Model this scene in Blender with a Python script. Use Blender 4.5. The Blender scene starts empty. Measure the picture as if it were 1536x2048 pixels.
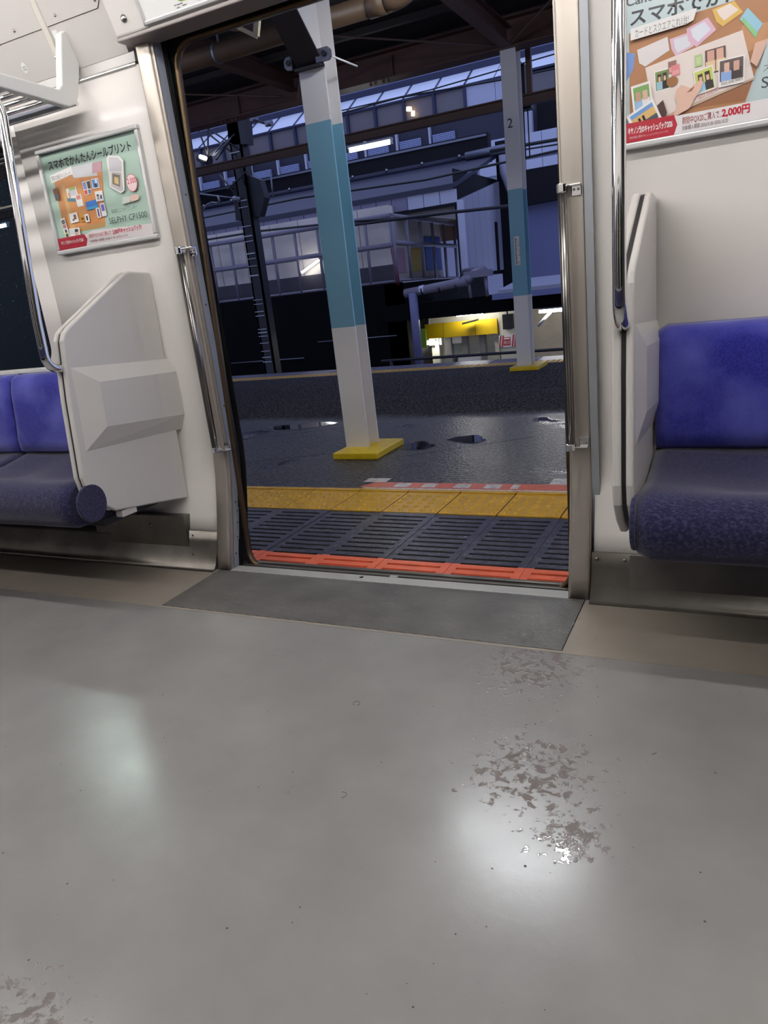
import bpy, bmesh, math, random
from mathutils import Vector, Matrix
random.seed(7)
scene = bpy.context.scene
COL = scene.collection

# ------------------------------------------------------------------ camera
CAM = Vector((1.766, -2.0773, 0.9755))
RGT = Vector((0.898386, 0.425322, -0.109562))
DWN = Vector((0.031065, -0.310363, -0.950111))
FWD = Vector((-0.438107, 0.850163, -0.292038))
FPX = 1455.75
cd = bpy.data.cameras.new('camera')
cam = bpy.data.objects.new('camera', cd)
COL.objects.link(cam)
cam.matrix_world = Matrix(((RGT.x, -DWN.x, -FWD.x, CAM.x), (RGT.y, -DWN.y, -FWD.y, CAM.y), (RGT.z, -DWN.z, -FWD.z, CAM.z), (0, 0, 0, 1)))
cd.sensor_fit = 'VERTICAL'
cd.sensor_height = 24.0
cd.lens = FPX / 2048 * 24.0
cd.clip_start = 0.02
cd.clip_end = 300
scene.camera = cam

# ------------------------------------------------------------------ world (overcast dusk) and exposure
w = bpy.data.worlds.new('dusk_sky')
scene.world = w
w.use_nodes = True
w.node_tree.nodes['Background'].inputs[0].default_value = (0.27, 0.33, 0.60, 1)
w.node_tree.nodes['Background'].inputs[1].default_value = 1.7
scene.view_settings.view_transform = 'Standard'
scene.view_settings.look = 'None'
scene.view_settings.exposure = 0.0
scene.view_settings.gamma = 1.0
scene.view_settings.use_curve_mapping = False
cy_ = scene.cycles
cy_.use_light_tree = False; cy_.max_bounces = 5; cy_.diffuse_bounces = 3; cy_.glossy_bounces = 3; cy_.transmission_bounces = 3; cy_.transparent_max_bounces = 6
cy_.caustics_reflective = False; cy_.caustics_refractive = False
LAMP_IN = 46.0       # emission of the tubes inside the car
LAMP_OUT = 85.0     # emission of the tubes over the platform
LAMP_FAR = 30.0      # emission of the tubes across the track

# ------------------------------------------------------------------ materials
def lin(c):
    r = []
    for v in c:
        v /= 255.0
        r.append(v / 12.92 if v <= 0.04045 else ((v + 0.055) / 1.055) ** 2.4)
    return (r[0], r[1], r[2], 1.0)
MATS = {}
def mat(name, rgb, rough=0.5, metal=0.0, var=None, bump=None, emit=0.0, spec=0.5, rvar=None, stretch=None, trans=0.0, coat=0.0):
    if name in MATS:
        return MATS[name]
    m = bpy.data.materials.new(name)
    m.use_nodes = True
    nt = m.node_tree
    b = nt.nodes['Principled BSDF']
    c = lin(rgb)
    b.inputs['Base Color'].default_value = c
    b.inputs['Roughness'].default_value = rough
    b.inputs['Metallic'].default_value = metal
    b.inputs['Specular IOR Level'].default_value = spec
    b.inputs['Coat Weight'].default_value = coat
    b.inputs['Coat Roughness'].default_value = 0.06
    b.inputs['Transmission Weight'].default_value = trans
    if emit:
        b.inputs['Emission Color'].default_value = c
        b.inputs['Emission Strength'].default_value = emit
    L = nt.links.new
    if var or bump or rvar:
        tc = nt.nodes.new('ShaderNodeTexCoord')
        mp = nt.nodes.new('ShaderNodeMapping')
        L(tc.outputs['Object'], mp.inputs[0])
        if stretch:
            mp.inputs['Scale'].default_value = stretch
    if var:
        n = nt.nodes.new('ShaderNodeTexNoise')
        n.inputs['Scale'].default_value = var[0]
        n.inputs['Detail'].default_value = 6
        n.inputs['Roughness'].default_value = 0.62
        L(mp.outputs[0], n.inputs['Vector'])
        r = nt.nodes.new('ShaderNodeValToRGB')
        k = var[1]
        r.color_ramp.elements[0].position = 0.33
        r.color_ramp.elements[1].position = 0.67
        c2 = lin(var[2]) if len(var) > 2 else tuple(min(1, v * (1 + k)) for v in c[:3]) + (1,)
        r.color_ramp.elements[0].color = tuple(v * (1 - k) for v in c[:3]) + (1,)
        r.color_ramp.elements[1].color = c2
        L(n.outputs['Fac'], r.inputs[0])
        L(r.outputs[0], b.inputs['Base Color'])
    if rvar:
        n = nt.nodes.new('ShaderNodeTexNoise')
        n.inputs['Scale'].default_value = rvar[0]
        n.inputs['Detail'].default_value = 5
        L(mp.outputs[0], n.inputs['Vector'])
        r = nt.nodes.new('ShaderNodeMapRange')
        r.inputs[1].default_value = 0.35
        r.inputs[2].default_value = 0.65
        r.inputs[3].default_value = rvar[1]
        r.inputs[4].default_value = rvar[2]
        L(n.outputs['Fac'], r.inputs[0])
        L(r.outputs[0], b.inputs['Roughness'])
    if bump:
        n = nt.nodes.new('ShaderNodeTexNoise')
        n.inputs['Scale'].default_value = bump[0]
        n.inputs['Detail'].default_value = 4
        L(mp.outputs[0], n.inputs['Vector'])
        bp = nt.nodes.new('ShaderNodeBump')
        bp.inputs['Strength'].default_value = bump[1]
        bp.inputs['Distance'].default_value = bump[2] if len(bump) > 2 else 0.002
        L(n.outputs['Fac'], bp.inputs['Height'])
        L(bp.outputs[0], b.inputs['Normal'])
    MATS[name] = m
    return m

def floor_mat():
    m = mat('aisle_vinyl', (140, 139, 138), 0.34)
    nt = m.node_tree; L = nt.links.new; b = nt.nodes['Principled BSDF']
    tc = nt.nodes.new('ShaderNodeTexCoord')
    def noise(s, d, r=0.6):
        n = nt.nodes.new('ShaderNodeTexNoise')
        n.inputs['Scale'].default_value = s; n.inputs['Detail'].default_value = d; n.inputs['Roughness'].default_value = r
        L(tc.outputs['Object'], n.inputs['Vector']); return n
    def ramp(n, p0, p1, c0, c1):
        r = nt.nodes.new('ShaderNodeValToRGB')
        r.color_ramp.elements[0].position = p0; r.color_ramp.elements[1].position = p1
        r.color_ramp.elements[0].color = c0; r.color_ramp.elements[1].color = c1
        L(n.outputs[0], r.inputs[0]); return r
    big = ramp(noise(3.0, 4), .3, .7, lin((122, 120, 118)), lin((134, 132, 130)))
    # scuffed specks
    sp = ramp(noise(120, 3), .71, .75, (0, 0, 0, 1), (1, 1, 1, 1))
    mx = nt.nodes.new('ShaderNodeMix'); mx.data_type = 'RGBA'
    mul = nt.nodes.new('ShaderNodeMath'); mul.operation = 'MULTIPLY'; mul.inputs[1].default_value = 0.55
    L(sp.outputs[0], mul.inputs[0]); L(mul.outputs[0], mx.inputs[0])
    L(big.outputs[0], mx.inputs[6]); mx.inputs[7].default_value = lin((92, 86, 80))
    L(mx.outputs[2], b.inputs['Base Color'])
    # worn gloss, with wet trodden patches near the doorway
    geo = nt.nodes.new('ShaderNodeNewGeometry')
    def blob(x, y, r):
        d = nt.nodes.new('ShaderNodeVectorMath'); d.operation = 'DISTANCE'; d.inputs[1].default_value = (x, y, 0)
        L(geo.outputs['Position'], d.inputs[0])
        q = nt.nodes.new('ShaderNodeMapRange'); q.inputs[1].default_value = r; q.inputs[2].default_value = r * .25; q.inputs[3].default_value = 0; q.inputs[4].default_value = 1
        L(d.outputs['Value'], q.inputs[0]); return q.outputs[0]
    tot = None
    for bl in ((1.40, -.84, .26), (1.51, -1.0, .13), (1.30, -.42, .30), (.82, -1.66, .22)):
        o = blob(*bl)
        if tot is None: tot = o
        else:
            mxx = nt.nodes.new('ShaderNodeMath'); mxx.operation = 'MAXIMUM'; L(tot, mxx.inputs[0]); L(o, mxx.inputs[1]); tot = mxx.outputs[0]
    wn = noise(42, 3, .65)
    th = nt.nodes.new('ShaderNodeMath'); th.operation = 'MULTIPLY_ADD'; th.inputs[1].default_value = .26; L(tot, th.inputs[0]); L(wn.outputs[0], th.inputs[2])
    wet = nt.nodes.new('ShaderNodeMapRange'); wet.inputs[1].default_value = .75; wet.inputs[2].default_value = .79; wet.inputs[3].default_value = 0; wet.inputs[4].default_value = 1
    L(th.outputs[0], wet.inputs[0])
    rr = nt.nodes.new('ShaderNodeMapRange'); n2 = noise(5, 1, .5)
    L(n2.outputs[0], rr.inputs[0]); rr.inputs[1].default_value = .3; rr.inputs[2].default_value = .7
    rr.inputs[3].default_value = .215; rr.inputs[4].default_value = .265
    rm2 = nt.nodes.new('ShaderNodeMix'); rm2.data_type = 'FLOAT'; L(wet.outputs[0], rm2.inputs[0]); L(rr.outputs[0], rm2.inputs[2]); rm2.inputs[3].default_value = .06
    L(rm2.outputs[0], b.inputs['Roughness'])
    mw = nt.nodes.new('ShaderNodeMix'); mw.data_type = 'RGBA'; L(wet.outputs[0], mw.inputs[0]); L(mx.outputs[2], mw.inputs[6]); mw.inputs[7].default_value = lin((118, 112, 109))
    L(mw.outputs[2], b.inputs['Base Color'])
    hs = nt.nodes.new('ShaderNodeMath'); hs.operation = 'MULTIPLY_ADD'; hs.inputs[1].default_value = 1.2; L(wet.outputs[0], hs.inputs[0]); L(noise(46, 3, .7).outputs[0], hs.inputs[2])
    bp = nt.nodes.new('ShaderNodeBump'); bp.inputs['Strength'].default_value = .22; bp.inputs['Distance'].default_value = .001
    L(hs.outputs[0], bp.inputs['Height']); L(bp.outputs[0], b.inputs['Normal'])
    b.inputs['Specular IOR Level'].default_value = .5
    return m

def wave_mat(name, rgb, rgb2, scale, rough, strength, axis, rot=0.0):
    m = mat(name, rgb, rough)
    nt = m.node_tree; L = nt.links.new; b = nt.nodes['Principled BSDF']
    tc = nt.nodes.new('ShaderNodeTexCoord'); mp = nt.nodes.new('ShaderNodeMapping')
    L(tc.outputs['Object'], mp.inputs[0]); mp.inputs['Rotation'].default_value[2] = rot
    wv = nt.nodes.new('ShaderNodeTexWave'); wv.inputs['Scale'].default_value = scale; wv.bands_direction = axis
    L(mp.outputs[0], wv.inputs[0])
    r = nt.nodes.new('ShaderNodeValToRGB')
    r.color_ramp.elements[0].color = lin(rgb); r.color_ramp.elements[1].color = lin(rgb2)
    ns = nt.nodes.new('ShaderNodeTexNoise'); ns.inputs['Scale'].default_value = 7; ns.inputs['Detail'].default_value = 7
    L(tc.outputs['Object'], ns.inputs['Vector'])
    mx = nt.nodes.new('ShaderNodeMix'); mx.data_type = 'RGBA'; mx.blend_type = 'MULTIPLY'; mx.inputs[0].default_value = .55
    r2 = nt.nodes.new('ShaderNodeValToRGB'); r2.color_ramp.elements[0].position = .35; r2.color_ramp.elements[1].position = .65
    r2.color_ramp.elements[0].color = (.45, .45, .45, 1)
    L(ns.outputs[0], r2.inputs[0]); L(wv.outputs[1], r.inputs[0])
    L(r.outputs[0], mx.inputs[6]); L(r2.outputs[0], mx.inputs[7]); L(mx.outputs[2], b.inputs['Base Color'])
    bp = nt.nodes.new('ShaderNodeBump'); bp.inputs['Strength'].default_value = strength; bp.inputs['Distance'].default_value = .002
    L(wv.outputs[1], bp.inputs['Height']); L(bp.outputs[0], b.inputs['Normal'])
    return m

def asphalt_mat():
    m = mat('wet_asphalt', (30, 30, 34), .5, spec=.35)
    nt = m.node_tree; L = nt.links.new; b = nt.nodes['Principled BSDF']
    tc = nt.nodes.new('ShaderNodeTexCoord')
    sep = nt.nodes.new('ShaderNodeSeparateXYZ'); L(tc.outputs['Object'], sep.inputs[0])
    n = nt.nodes.new('ShaderNodeTexNoise'); n.inputs['Scale'].default_value = 1.1; n.inputs['Detail'].default_value = 7
    L(tc.outputs['Object'], n.inputs['Vector'])
    # rain reaches about 3.6 m in from the track edge: y + wobble
    ad = nt.nodes.new('ShaderNodeMath'); ad.operation = 'MULTIPLY_ADD'; ad.inputs[1].default_value = .5
    L(n.outputs[0], ad.inputs[0]); L(sep.outputs[1], ad.inputs[2])
    wet = nt.nodes.new('ShaderNodeMapRange'); L(ad.outputs[0], wet.inputs[0])
    wet.inputs[1].default_value = 3.75; wet.inputs[2].default_value = 4.0; wet.inputs[3].default_value = 1; wet.inputs[4].default_value = 0
    # puddles inside the wet zone
    pn = nt.nodes.new('ShaderNodeTexNoise'); pn.inputs['Scale'].default_value = 1.7; pn.inputs['Detail'].default_value = 3
    L(tc.outputs['Object'], pn.inputs['Vector'])
    pr = nt.nodes.new('ShaderNodeMapRange'); L(pn.outputs[0], pr.inputs[0])
    pr.inputs[1].default_value = .62; pr.inputs[2].default_value = .68; pr.inputs[3].default_value = 0; pr.inputs[4].default_value = 1
    pw = nt.nodes.new('ShaderNodeMath'); pw.operation = 'MULTIPLY'; L(pr.outputs[0], pw.inputs[0]); L(wet.outputs[0], pw.inputs[1])
    r1 = nt.nodes.new('ShaderNodeMapRange'); L(wet.outputs[0], r1.inputs[0]); r1.inputs[3].default_value = .9; r1.inputs[4].default_value = .30
    r2 = nt.nodes.new('ShaderNodeMix'); r2.data_type = 'FLOAT'; L(pw.outputs[0], r2.inputs[0]); L(r1.outputs[0], r2.inputs[2]); r2.inputs[3].default_value = .04
    L(r2.outputs[0], b.inputs['Roughness'])
    sv = nt.nodes.new('ShaderNodeMapRange'); L(wet.outputs[0], sv.inputs[0]); sv.inputs[3].default_value = .06; sv.inputs[4].default_value = .5
    L(sv.outputs[0], b.inputs['Specular IOR Level'])
    # gravel grain
    g = nt.nodes.new('ShaderNodeTexNoise'); g.inputs['Scale'].default_value = 48; g.inputs['Detail'].default_value = 4
    L(tc.outputs['Object'], g.inputs['Vector'])
    bs = nt.nodes.new('ShaderNodeMath'); bs.operation = 'SUBTRACT'; bs.inputs[0].default_value = 1; L(pw.outputs[0], bs.inputs[1])
    bp = nt.nodes.new('ShaderNodeBump'); bp.inputs['Distance'].default_value = .012
    L(bs.outputs[0], bp.inputs['Strength']); L(g.outputs[0], bp.inputs['Height']); L(bp.outputs[0], b.inputs['Normal'])
    r = nt.nodes.new('ShaderNodeValToRGB'); r.color_ramp.elements[0].color = lin((22, 22, 25)); r.color_ramp.elements[1].color = lin((96, 94, 96))
    r.color_ramp.elements[0].position = .4; r.color_ramp.elements[1].position = .68
    L(g.outputs[0], r.inputs[0]); L(r.outputs[0], b.inputs['Base Color'])
    return m

def fabric_mat(name, dark, light, scale, stretch, p0, p1, cloud=None):
    m = mat(name, dark, .92, spec=.15)
    nt = m.node_tree; L = nt.links.new; b = nt.nodes['Principled BSDF']
    b.inputs['Sheen Weight'].default_value = .25
    tc = nt.nodes.new('ShaderNodeTexCoord'); mp = nt.nodes.new('ShaderNodeMapping')
    mp.inputs['Scale'].default_value = stretch; mp.inputs['Rotation'].default_value = (0, 0, .6)
    L(tc.outputs['Object'], mp.inputs[0])
    n = nt.nodes.new('ShaderNodeTexNoise'); n.inputs['Scale'].default_value = scale; n.inputs['Detail'].default_value = 5; n.inputs['Roughness'].default_value = .7
    L(mp.outputs[0], n.inputs['Vector'])
    r = nt.nodes.new('ShaderNodeValToRGB'); r.color_ramp.elements[0].position = p0; r.color_ramp.elements[1].position = p1
    r.color_ramp.elements[0].color = lin(dark); r.color_ramp.elements[1].color = lin(light)
    L(n.outputs[0], r.inputs[0])
    out = r.outputs[0]
    if cloud:
        n2 = nt.nodes.new('ShaderNodeTexNoise'); n2.inputs['Scale'].default_value = 5; n2.inputs['Detail'].default_value = 4
        L(tc.outputs['Object'], n2.inputs['Vector'])
        r2 = nt.nodes.new('ShaderNodeValToRGB'); r2.color_ramp.elements[0].position = .42; r2.color_ramp.elements[1].position = .7
        r2.color_ramp.elements[0].color = (0, 0, 0, 1); r2.color_ramp.elements[1].color = (.8, .8, .8, 1)
        L(n2.outputs[0], r2.inputs[0])
        mx = nt.nodes.new('ShaderNodeMix'); mx.data_type = 'RGBA'
        L(r2.outputs[0], mx.inputs[0]); L(out, mx.inputs[6]); mx.inputs[7].default_value = lin(cloud)
        out = mx.outputs[2]
    L(out, b.inputs['Base Color'])
    bp = nt.nodes.new('ShaderNodeBump'); bp.inputs['Strength'].default_value = .3; bp.inputs['Distance'].default_value = .001
    L(n.outputs[0], bp.inputs['Height']); L(bp.outputs[0], b.inputs['Normal'])
    return m

def glass_mat(name, tint, rough=.02):
    m = bpy.data.materials.new(name); m.use_nodes = True; nt = m.node_tree; nt.nodes.clear()
    o = nt.nodes.new('ShaderNodeOutputMaterial'); t = nt.nodes.new('ShaderNodeBsdfTransparent'); g = nt.nodes.new('ShaderNodeBsdfGlossy')
    t.inputs[0].default_value = tint; g.inputs['Roughness'].default_value = rough
    fr = nt.nodes.new('ShaderNodeFresnel'); fr.inputs[0].default_value = 1.5
    mx = nt.nodes.new('ShaderNodeMixShader'); L = nt.links.new
    L(fr.outputs[0], mx.inputs[0]); L(t.outputs[0], mx.inputs[1]); L(g.outputs[0], mx.inputs[2]); L(mx.outputs[0], o.inputs[0])
    return m

def dots_mat(name, a, b_, scale):
    m = mat(name, a, .6)
    nt = m.node_tree; L = nt.links.new; b = nt.nodes['Principled BSDF']
    tc = nt.nodes.new('ShaderNodeTexCoord'); mp = nt.nodes.new('ShaderNodeMapping'); mp.inputs['Rotation'].default_value = (0, .785, 0)
    L(tc.outputs['Object'], mp.inputs[0])
    c = nt.nodes.new('ShaderNodeTexChecker'); c.inputs['Scale'].default_value = scale
    c.inputs[1].default_value = lin(a); c.inputs[2].default_value = lin(b_)
    L(mp.outputs[0], c.inputs[0]); L(c.outputs[0], b.inputs['Base Color'])
    return m

M_FLOOR = floor_mat()
M_SIDE = mat('side_vinyl', (138, 130, 120), .42, var=(5, .08))
M_MAT = wave_mat('ribbed_mat', (82, 79, 76), (114, 111, 108), 36, .36, .8, 'Y', .22)
M_WALL = mat('wall_melamine', (236, 231, 226), .27, var=(1.2, .02))
M_WALL2 = mat('cove_white', (192, 188, 184), .33)
M_PLAST = mat('partition_plastic', (205, 201, 197), .3)
M_STEEL = mat('brushed_steel', (186, 178, 168), .42, .85, rvar=(3, .38, .5), stretch=(30, 30, 1))
M_STEEL2 = mat('pale_aluminium', (158, 162, 166), .45, .35)
M_DSTEEL = mat('skirt_steel', (124, 119, 112), .36, .8, var=(6, .2), rvar=(4, .3, .45))
M_CHROME = mat('chrome', (225, 225, 226), .06, 1.0)
M_BLACK = mat('black_rubber', (14, 14, 15), .45)
M_DARK = mat('dark_pocket', (10, 9, 9), .6)
M_SCREW = mat('screw_metal', (150, 148, 145), .3, 1.0)
M_FRAMEB = mat('door_frame_bronze', (84, 68, 48), .35, .8)
M_ALU = mat('sill_aluminium', (178, 176, 171), .5, .45, rvar=(14, .4, .6))
M_BACK = fabric_mat('moquette_blue', (30, 32, 118), (52, 54, 150), 180, (1, 1, 1), .35, .7, (92, 96, 178))
M_SEAT = fabric_mat('moquette_navy', (30, 29, 62), (78, 78, 108), 110, (1, 3.2, 1), .45, .8)
M_SILVER = mat('poster_frame_silver', (206, 206, 206), .4, .5)
M_HDR = mat('header_white', (210, 206, 202), .32)
M_HDRG = mat('header_grey', (138, 130, 128), .4)
M_WHITE = mat('white_enamel', (222, 222, 220), .4)
M_CLEAR = mat('clear_conduit', (212, 208, 198), .1, coat=.5)
M_GLASS = glass_mat('window_glass', (.46, .55, .48, 1))
M_TUBE = mat('lamp_tube', (255, 252, 250), .5, emit=LAMP_IN)
M_TUBEO = mat('platform_tube', (246, 250, 255), .5, emit=LAMP_OUT)
M_TUBEF = mat('far_tube', (250, 252, 255), .5, emit=LAMP_FAR)
M_TUBEP = mat('passage_tube', (255, 252, 246), .5, emit=LAMP_FAR * 2.2)
M_ASPH = asphalt_mat()
M_SLAB = mat('wet_slab', (66, 64, 68), .2, var=(16, .25), bump=(120, .5, .003), rvar=(5, .08, .35))
M_ORANGE = mat('orange_paint', (220, 104, 68), .34, var=(14, .12), bump=(80, .25, .002))
M_YEL = mat('tactile_yellow', (196, 150, 32), .34, var=(9, .14), bump=(60, .15, .002))
M_FYEL = mat('far_tactile_yellow', (190, 150, 60), .4)
M_MARKW = mat('worn_white_paint', (196, 190, 184), .3, var=(30, .4))
M_MARKO = mat('worn_orange_paint', (206, 104, 74), .3, var=(18, .15))
M_PW = mat('pillar_white', (216, 211, 208), .38)
M_PB = mat('pillar_blue', (112, 158, 178), .32)
M_PY = mat('base_yellow', (214, 180, 20), .4, var=(20, .1))
M_BROWN = mat('canopy_brown', (84, 54, 44), .6, var=(4, .15))
M_BROWN2 = mat('eave_brown', (92, 68, 54), .6)
M_CANOPY = mat('canopy_sheet', (46, 38, 36), .75)
M_PIPE = mat('drain_tan', (112, 90, 68), .45)
M_GREY = mat('galvanised', (120, 122, 132), .4, .7)
M_BLK = mat('mast_black', (26, 25, 28), .5)
M_BAND = mat('mast_band', (168, 168, 170), .35, .8)
M_DWALL = mat('retaining_wall', (11, 10, 11), .8, spec=.1, var=(.8, .35))
M_CREAM = mat('cream_wall', (206, 196, 182), .7, var=(1.2, .1))
M_RAILP = mat('rail_paint', (118, 112, 124), .4)
M_LAV = mat('siding_lavender', (146, 146, 160), .6)
M_LAV2 = mat('panel_lavender', (186, 188, 202), .5)
M_ROOFD = mat('roof_dark', (20, 18, 23), .6, spec=.2)
M_ROOFB = mat('roof_blueblack', (40, 40, 58), .5)
M_SKYP = mat('skylight_panel', (236, 240, 246), .3)
M_WIN = mat('dusk_window', (116, 108, 108), .3)
M_WINF = mat('window_mullion', (40, 46, 74), .4)
M_LOUV = dots_mat('perforated_panel', (40, 44, 78), (176, 186, 220), 26)
M_YBEAM = mat('beam_yellow', (214, 178, 10), .45)
M_PASS = mat('passage_wall', (206, 204, 186), .6, var=(3, .06))
M_PASSG = mat('passage_grey', (128, 126, 126), .6)
M_RED = mat('sign_red', (176, 36, 40), .5)
M_LIME = mat('lime_sheet', (158, 200, 50), .5)
M_BALL = mat('ballast', (58, 54, 50), .9, var=(12, .4), bump=(30, 1, .03))
M_BLUEPO = mat('poster_blue', (70, 110, 190), .3)

# ------------------------------------------------------------------ mesh helpers
class MB:
    def __init__(s):
        s.v = []; s.f = []; s.sm = []
    def add(s, vs, fs, smooth=False):
        o = len(s.v)
        s.v += [tuple(p) for p in vs]
        for f in fs:
            s.f.append([i + o for i in f]); s.sm.append(smooth)
        return s
    def box(s, x0, x1, y0, y1, z0, z1):
        vs = [(x, y, z) for z in (z0, z1) for y in (y0, y1) for x in (x0, x1)]
        return s.add(vs, [(0, 2, 3, 1), (4, 5, 7, 6), (0, 1, 5, 4), (2, 6, 7, 3), (0, 4, 6, 2), (1, 3, 7, 5)])
    def prism(s, pts, axis, a0, a1, smooth=False):
        # pts in the plane of the two other axes; extruded along axis
        def mk(p, a):
            return (a, p[0], p[1]) if axis == 'x' else ((p[0], a, p[1]) if axis == 'y' else (p[0], p[1], a))
        n = len(pts)
        s.add([mk(p, a0) for p in pts] + [mk(p, a1) for p in pts], [[i, (i + 1) % n, n + (i + 1) % n, n + i] for i in range(n)], smooth)
        o = len(s.v) - 2 * n
        s.f.append(list(range(o + n - 1, o - 1, -1))); s.sm.append(False)
        s.f.append(list(range(o + n, o + 2 * n))); s.sm.append(False)
        return s
    def sweep(s, rows, closed=False, cap=True):
        # rows: list of equal-length point rings -> quads
        n = len(rows[0]); vs = [p for r in rows for p in r]; fs = []
        for i in range(len(rows) - 1):
            for j in range(n if closed else n - 1):
                k = (j + 1) % n
                fs.append([i * n + j, i * n + k, (i + 1) * n + k, (i + 1) * n + j])
        s.add(vs, fs, True)
        if closed and cap:
            o = len(s.v) - len(vs)
            s.f.append([o + j for j in range(n - 1, -1, -1)]); s.sm.append(False)
            s.f.append([o + (len(rows) - 1) * n + j for j in range(n)]); s.sm.append(False)
        return s
    def tube(s, path, r, n=14, rr=None):
        P = [Vector(p) for p in path]; rows = []; up = None
        for i, p in enumerate(P):
            if i == 0: t = P[1] - P[0]
            elif i == len(P) - 1: t = P[-1] - P[-2]
            else: t = (P[i + 1] - p).normalized() + (p - P[i - 1]).normalized()
            t.normalize()
            if up is None:
                up = Vector((0, 0, 1)) if abs(t.z) < .9 else Vector((1, 0, 0))
            a = (up - t * up.dot(t)).normalized(); up = a; b = t.cross(a)
            q = rr[i] if rr else r
            rows.append([tuple(p + (a * math.cos(2 * math.pi * k / n) + b * math.sin(2 * math.pi * k / n)) * q) for k in range(n)])
        return s.sweep(rows, True)
    def bar(s, p0, p1, w, h):
        p0 = Vector(p0); p1 = Vector(p1); t = (p1 - p0).normalized()
        up = Vector((0, 0, 1)) if abs(t.z) < .95 else Vector((0, 1, 0))
        a = t.cross(up).normalized() * w / 2; b = a.cross(t).normalized() * h / 2
        vs = [p + sa * a + sb * b for p in (p0, p1) for sa, sb in ((-1, -1), (1, -1), (1, 1), (-1, 1))]
        return s.add(vs, [(3, 2, 1, 0), (4, 5, 6, 7), (0, 1, 5, 4), (1, 2, 6, 5), (2, 3, 7, 6), (3, 0, 4, 7)])
    def dome(s, c, r, h, n=8, axis='z', sgn=1):
        rows = []
        for q, k in ((1, 0), (.8, .6), (.4, .93)):
            ring = []
            for i in range(n):
                a = 2 * math.pi * i / n; u, v = math.cos(a) * r * q, math.sin(a) * r * q
                d = h * k * sgn
                ring.append((c[0] + u, c[1] + v, c[2] + d) if axis == 'z' else ((c[0] + u, c[1] + d, c[2] + v) if axis == 'y' else (c[0] + d, c[1] + u, c[2] + v)))
            rows.append(ring)
        s.sweep(rows, True, False)
        o = len(s.v) - n
        s.f.append([o + i for i in range(n)]); s.sm.append(True)
        return s
    def poly(s, pts, y):
        o = len(s.v); s.v += [(p[0], y, p[1]) for p in pts]
        s.f.append(list(range(o, o + len(pts)))); s.sm.append(False); return s
    def build(s, name, material, parent=None, bevel=0, seg=2, fix=True):
        me = bpy.data.meshes.new(name)
        me.from_pydata(s.v, [], s.f); me.materials.append(material)
        if fix:
            bm = bmesh.new(); bm.from_mesh(me); bmesh.ops.recalc_face_normals(bm, faces=bm.faces); bm.to_mesh(me); bm.free()
        for p, q in zip(me.polygons, s.sm): p.use_smooth = q
        o = bpy.data.objects.new(name, me); COL.objects.link(o)
        if parent is not None: o.parent = parent
        if bevel:
            b = o.modifiers.new('bevel', 'BEVEL'); b.width = bevel; b.segments = seg; b.limit_method = 'ANGLE'; b.angle_limit = math.radians(40)
            b.harden_normals = False
        return o

def tag(o, label, cat, group=None):
    o['label'] = label; o['category'] = cat
    if group: o['group'] = group
    return o
def struct(o, label=None, cat=None):
    o['kind'] = 'structure'
    if label: o['label'] = label
    if cat: o['category'] = cat
    return o
def empty(name, loc=(0, 0, 0)):
    o = bpy.data.objects.new(name, None); o.empty_display_size = .05; COL.objects.link(o)
    o.location = loc
    return o
def at0(o):
    # parts are built in world coordinates under an Empty at the thing's base
    for c in o.children:
        if o.location.length: c.location = -o.location
    return o
def child(src, parent, loc=None):
    c = src.copy(); COL.objects.link(c); c.parent = parent
    if loc is not None: c.location = loc
    return c
def lerp(a, b, t): return a + (b - a) * t
def prof(tab, z):
    if z <= tab[0][0]: return tab[0][1]
    for (z0, y0), (z1, y1) in zip(tab, tab[1:]):
        if z <= z1: return lerp(y0, y1, (z - z0) / (z1 - z0))
    return tab[-1][1]
# inner side of the car body: leans out above the floor, upright above the seats
YT = [(0, 0), (.06, .012), (.136, .034), (.266, .066), (.36, .085), (.435, .094), (.7, .094), (1.25, .089), (1.6, .083), (1.9, .077), (2.3, .07)]
def yw(z): return prof(YT, z)
ZS = [0, .06, .136, .2, .266, .32, .36, .4, .435, .5, .7, 1.0, 1.25, 1.6, 1.83]
def arc(cx, cy, r, a0, a1, n):
    return [(cx + r * math.cos(math.radians(lerp(a0, a1, i / n))), cy + r * math.sin(math.radians(lerp(a0, a1, i / n)))) for i in range(n + 1)]
def rrect(x0, x1, z0, z1, r, n=8):
    return arc(x1 - r, z1 - r, r, 0, 90, n) + arc(x0 + r, z1 - r, r, 90, 180, n) + arc(x0 + r, z0 + r, r, 180, 270, n) + arc(x1 - r, z0 + r, r, 270, 360, n)
def screw(parent, c, r=.006, axis='y', sgn=-1, m=None):
    return MB().dome(c, r, r * .5, 8, axis, sgn).build('screw', m or M_SCREW, parent)

# ------------------------------------------------------------------ the car: floor
FX0, FX1 = -4.2, 5.2
floor = MB().box(FX0, FX1, -2.78, -.345, -.05, 0).build('floor', M_FLOOR)
struct(floor)
MB().box(FX0, -.05, -.343, .03, -.05, -.0005).build('side_sheet', M_SIDE, floor)
MB().box(1.372, FX1, -.343, .03, -.05, -.0005).build('side_sheet', M_SIDE, floor)
MB().box(-.05, 1.372, -.343, -.331, -.05, -.0003).box(1.352, 1.372, -.331, 0, -.05, -.0003).build('edge_strip', M_SIDE, floor)
MB().box(-.05, 1.35, -.331, -.002, -.05, .0015).build('door_mat', M_MAT, floor)
rd = random.Random(11); ds = MB()
for _ in range(110):
    x, y = rd.uniform(.1, 1.9), rd.uniform(-1.75, -.4); r = rd.uniform(.0007, .0022)
    ds.add([(x + r * rd.uniform(.6, 1.6) * math.cos(k * 1.2566), y + r * rd.uniform(.6, 1.6) * math.sin(k * 1.2566), .0004) for k in range(5)], [range(5)])
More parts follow.
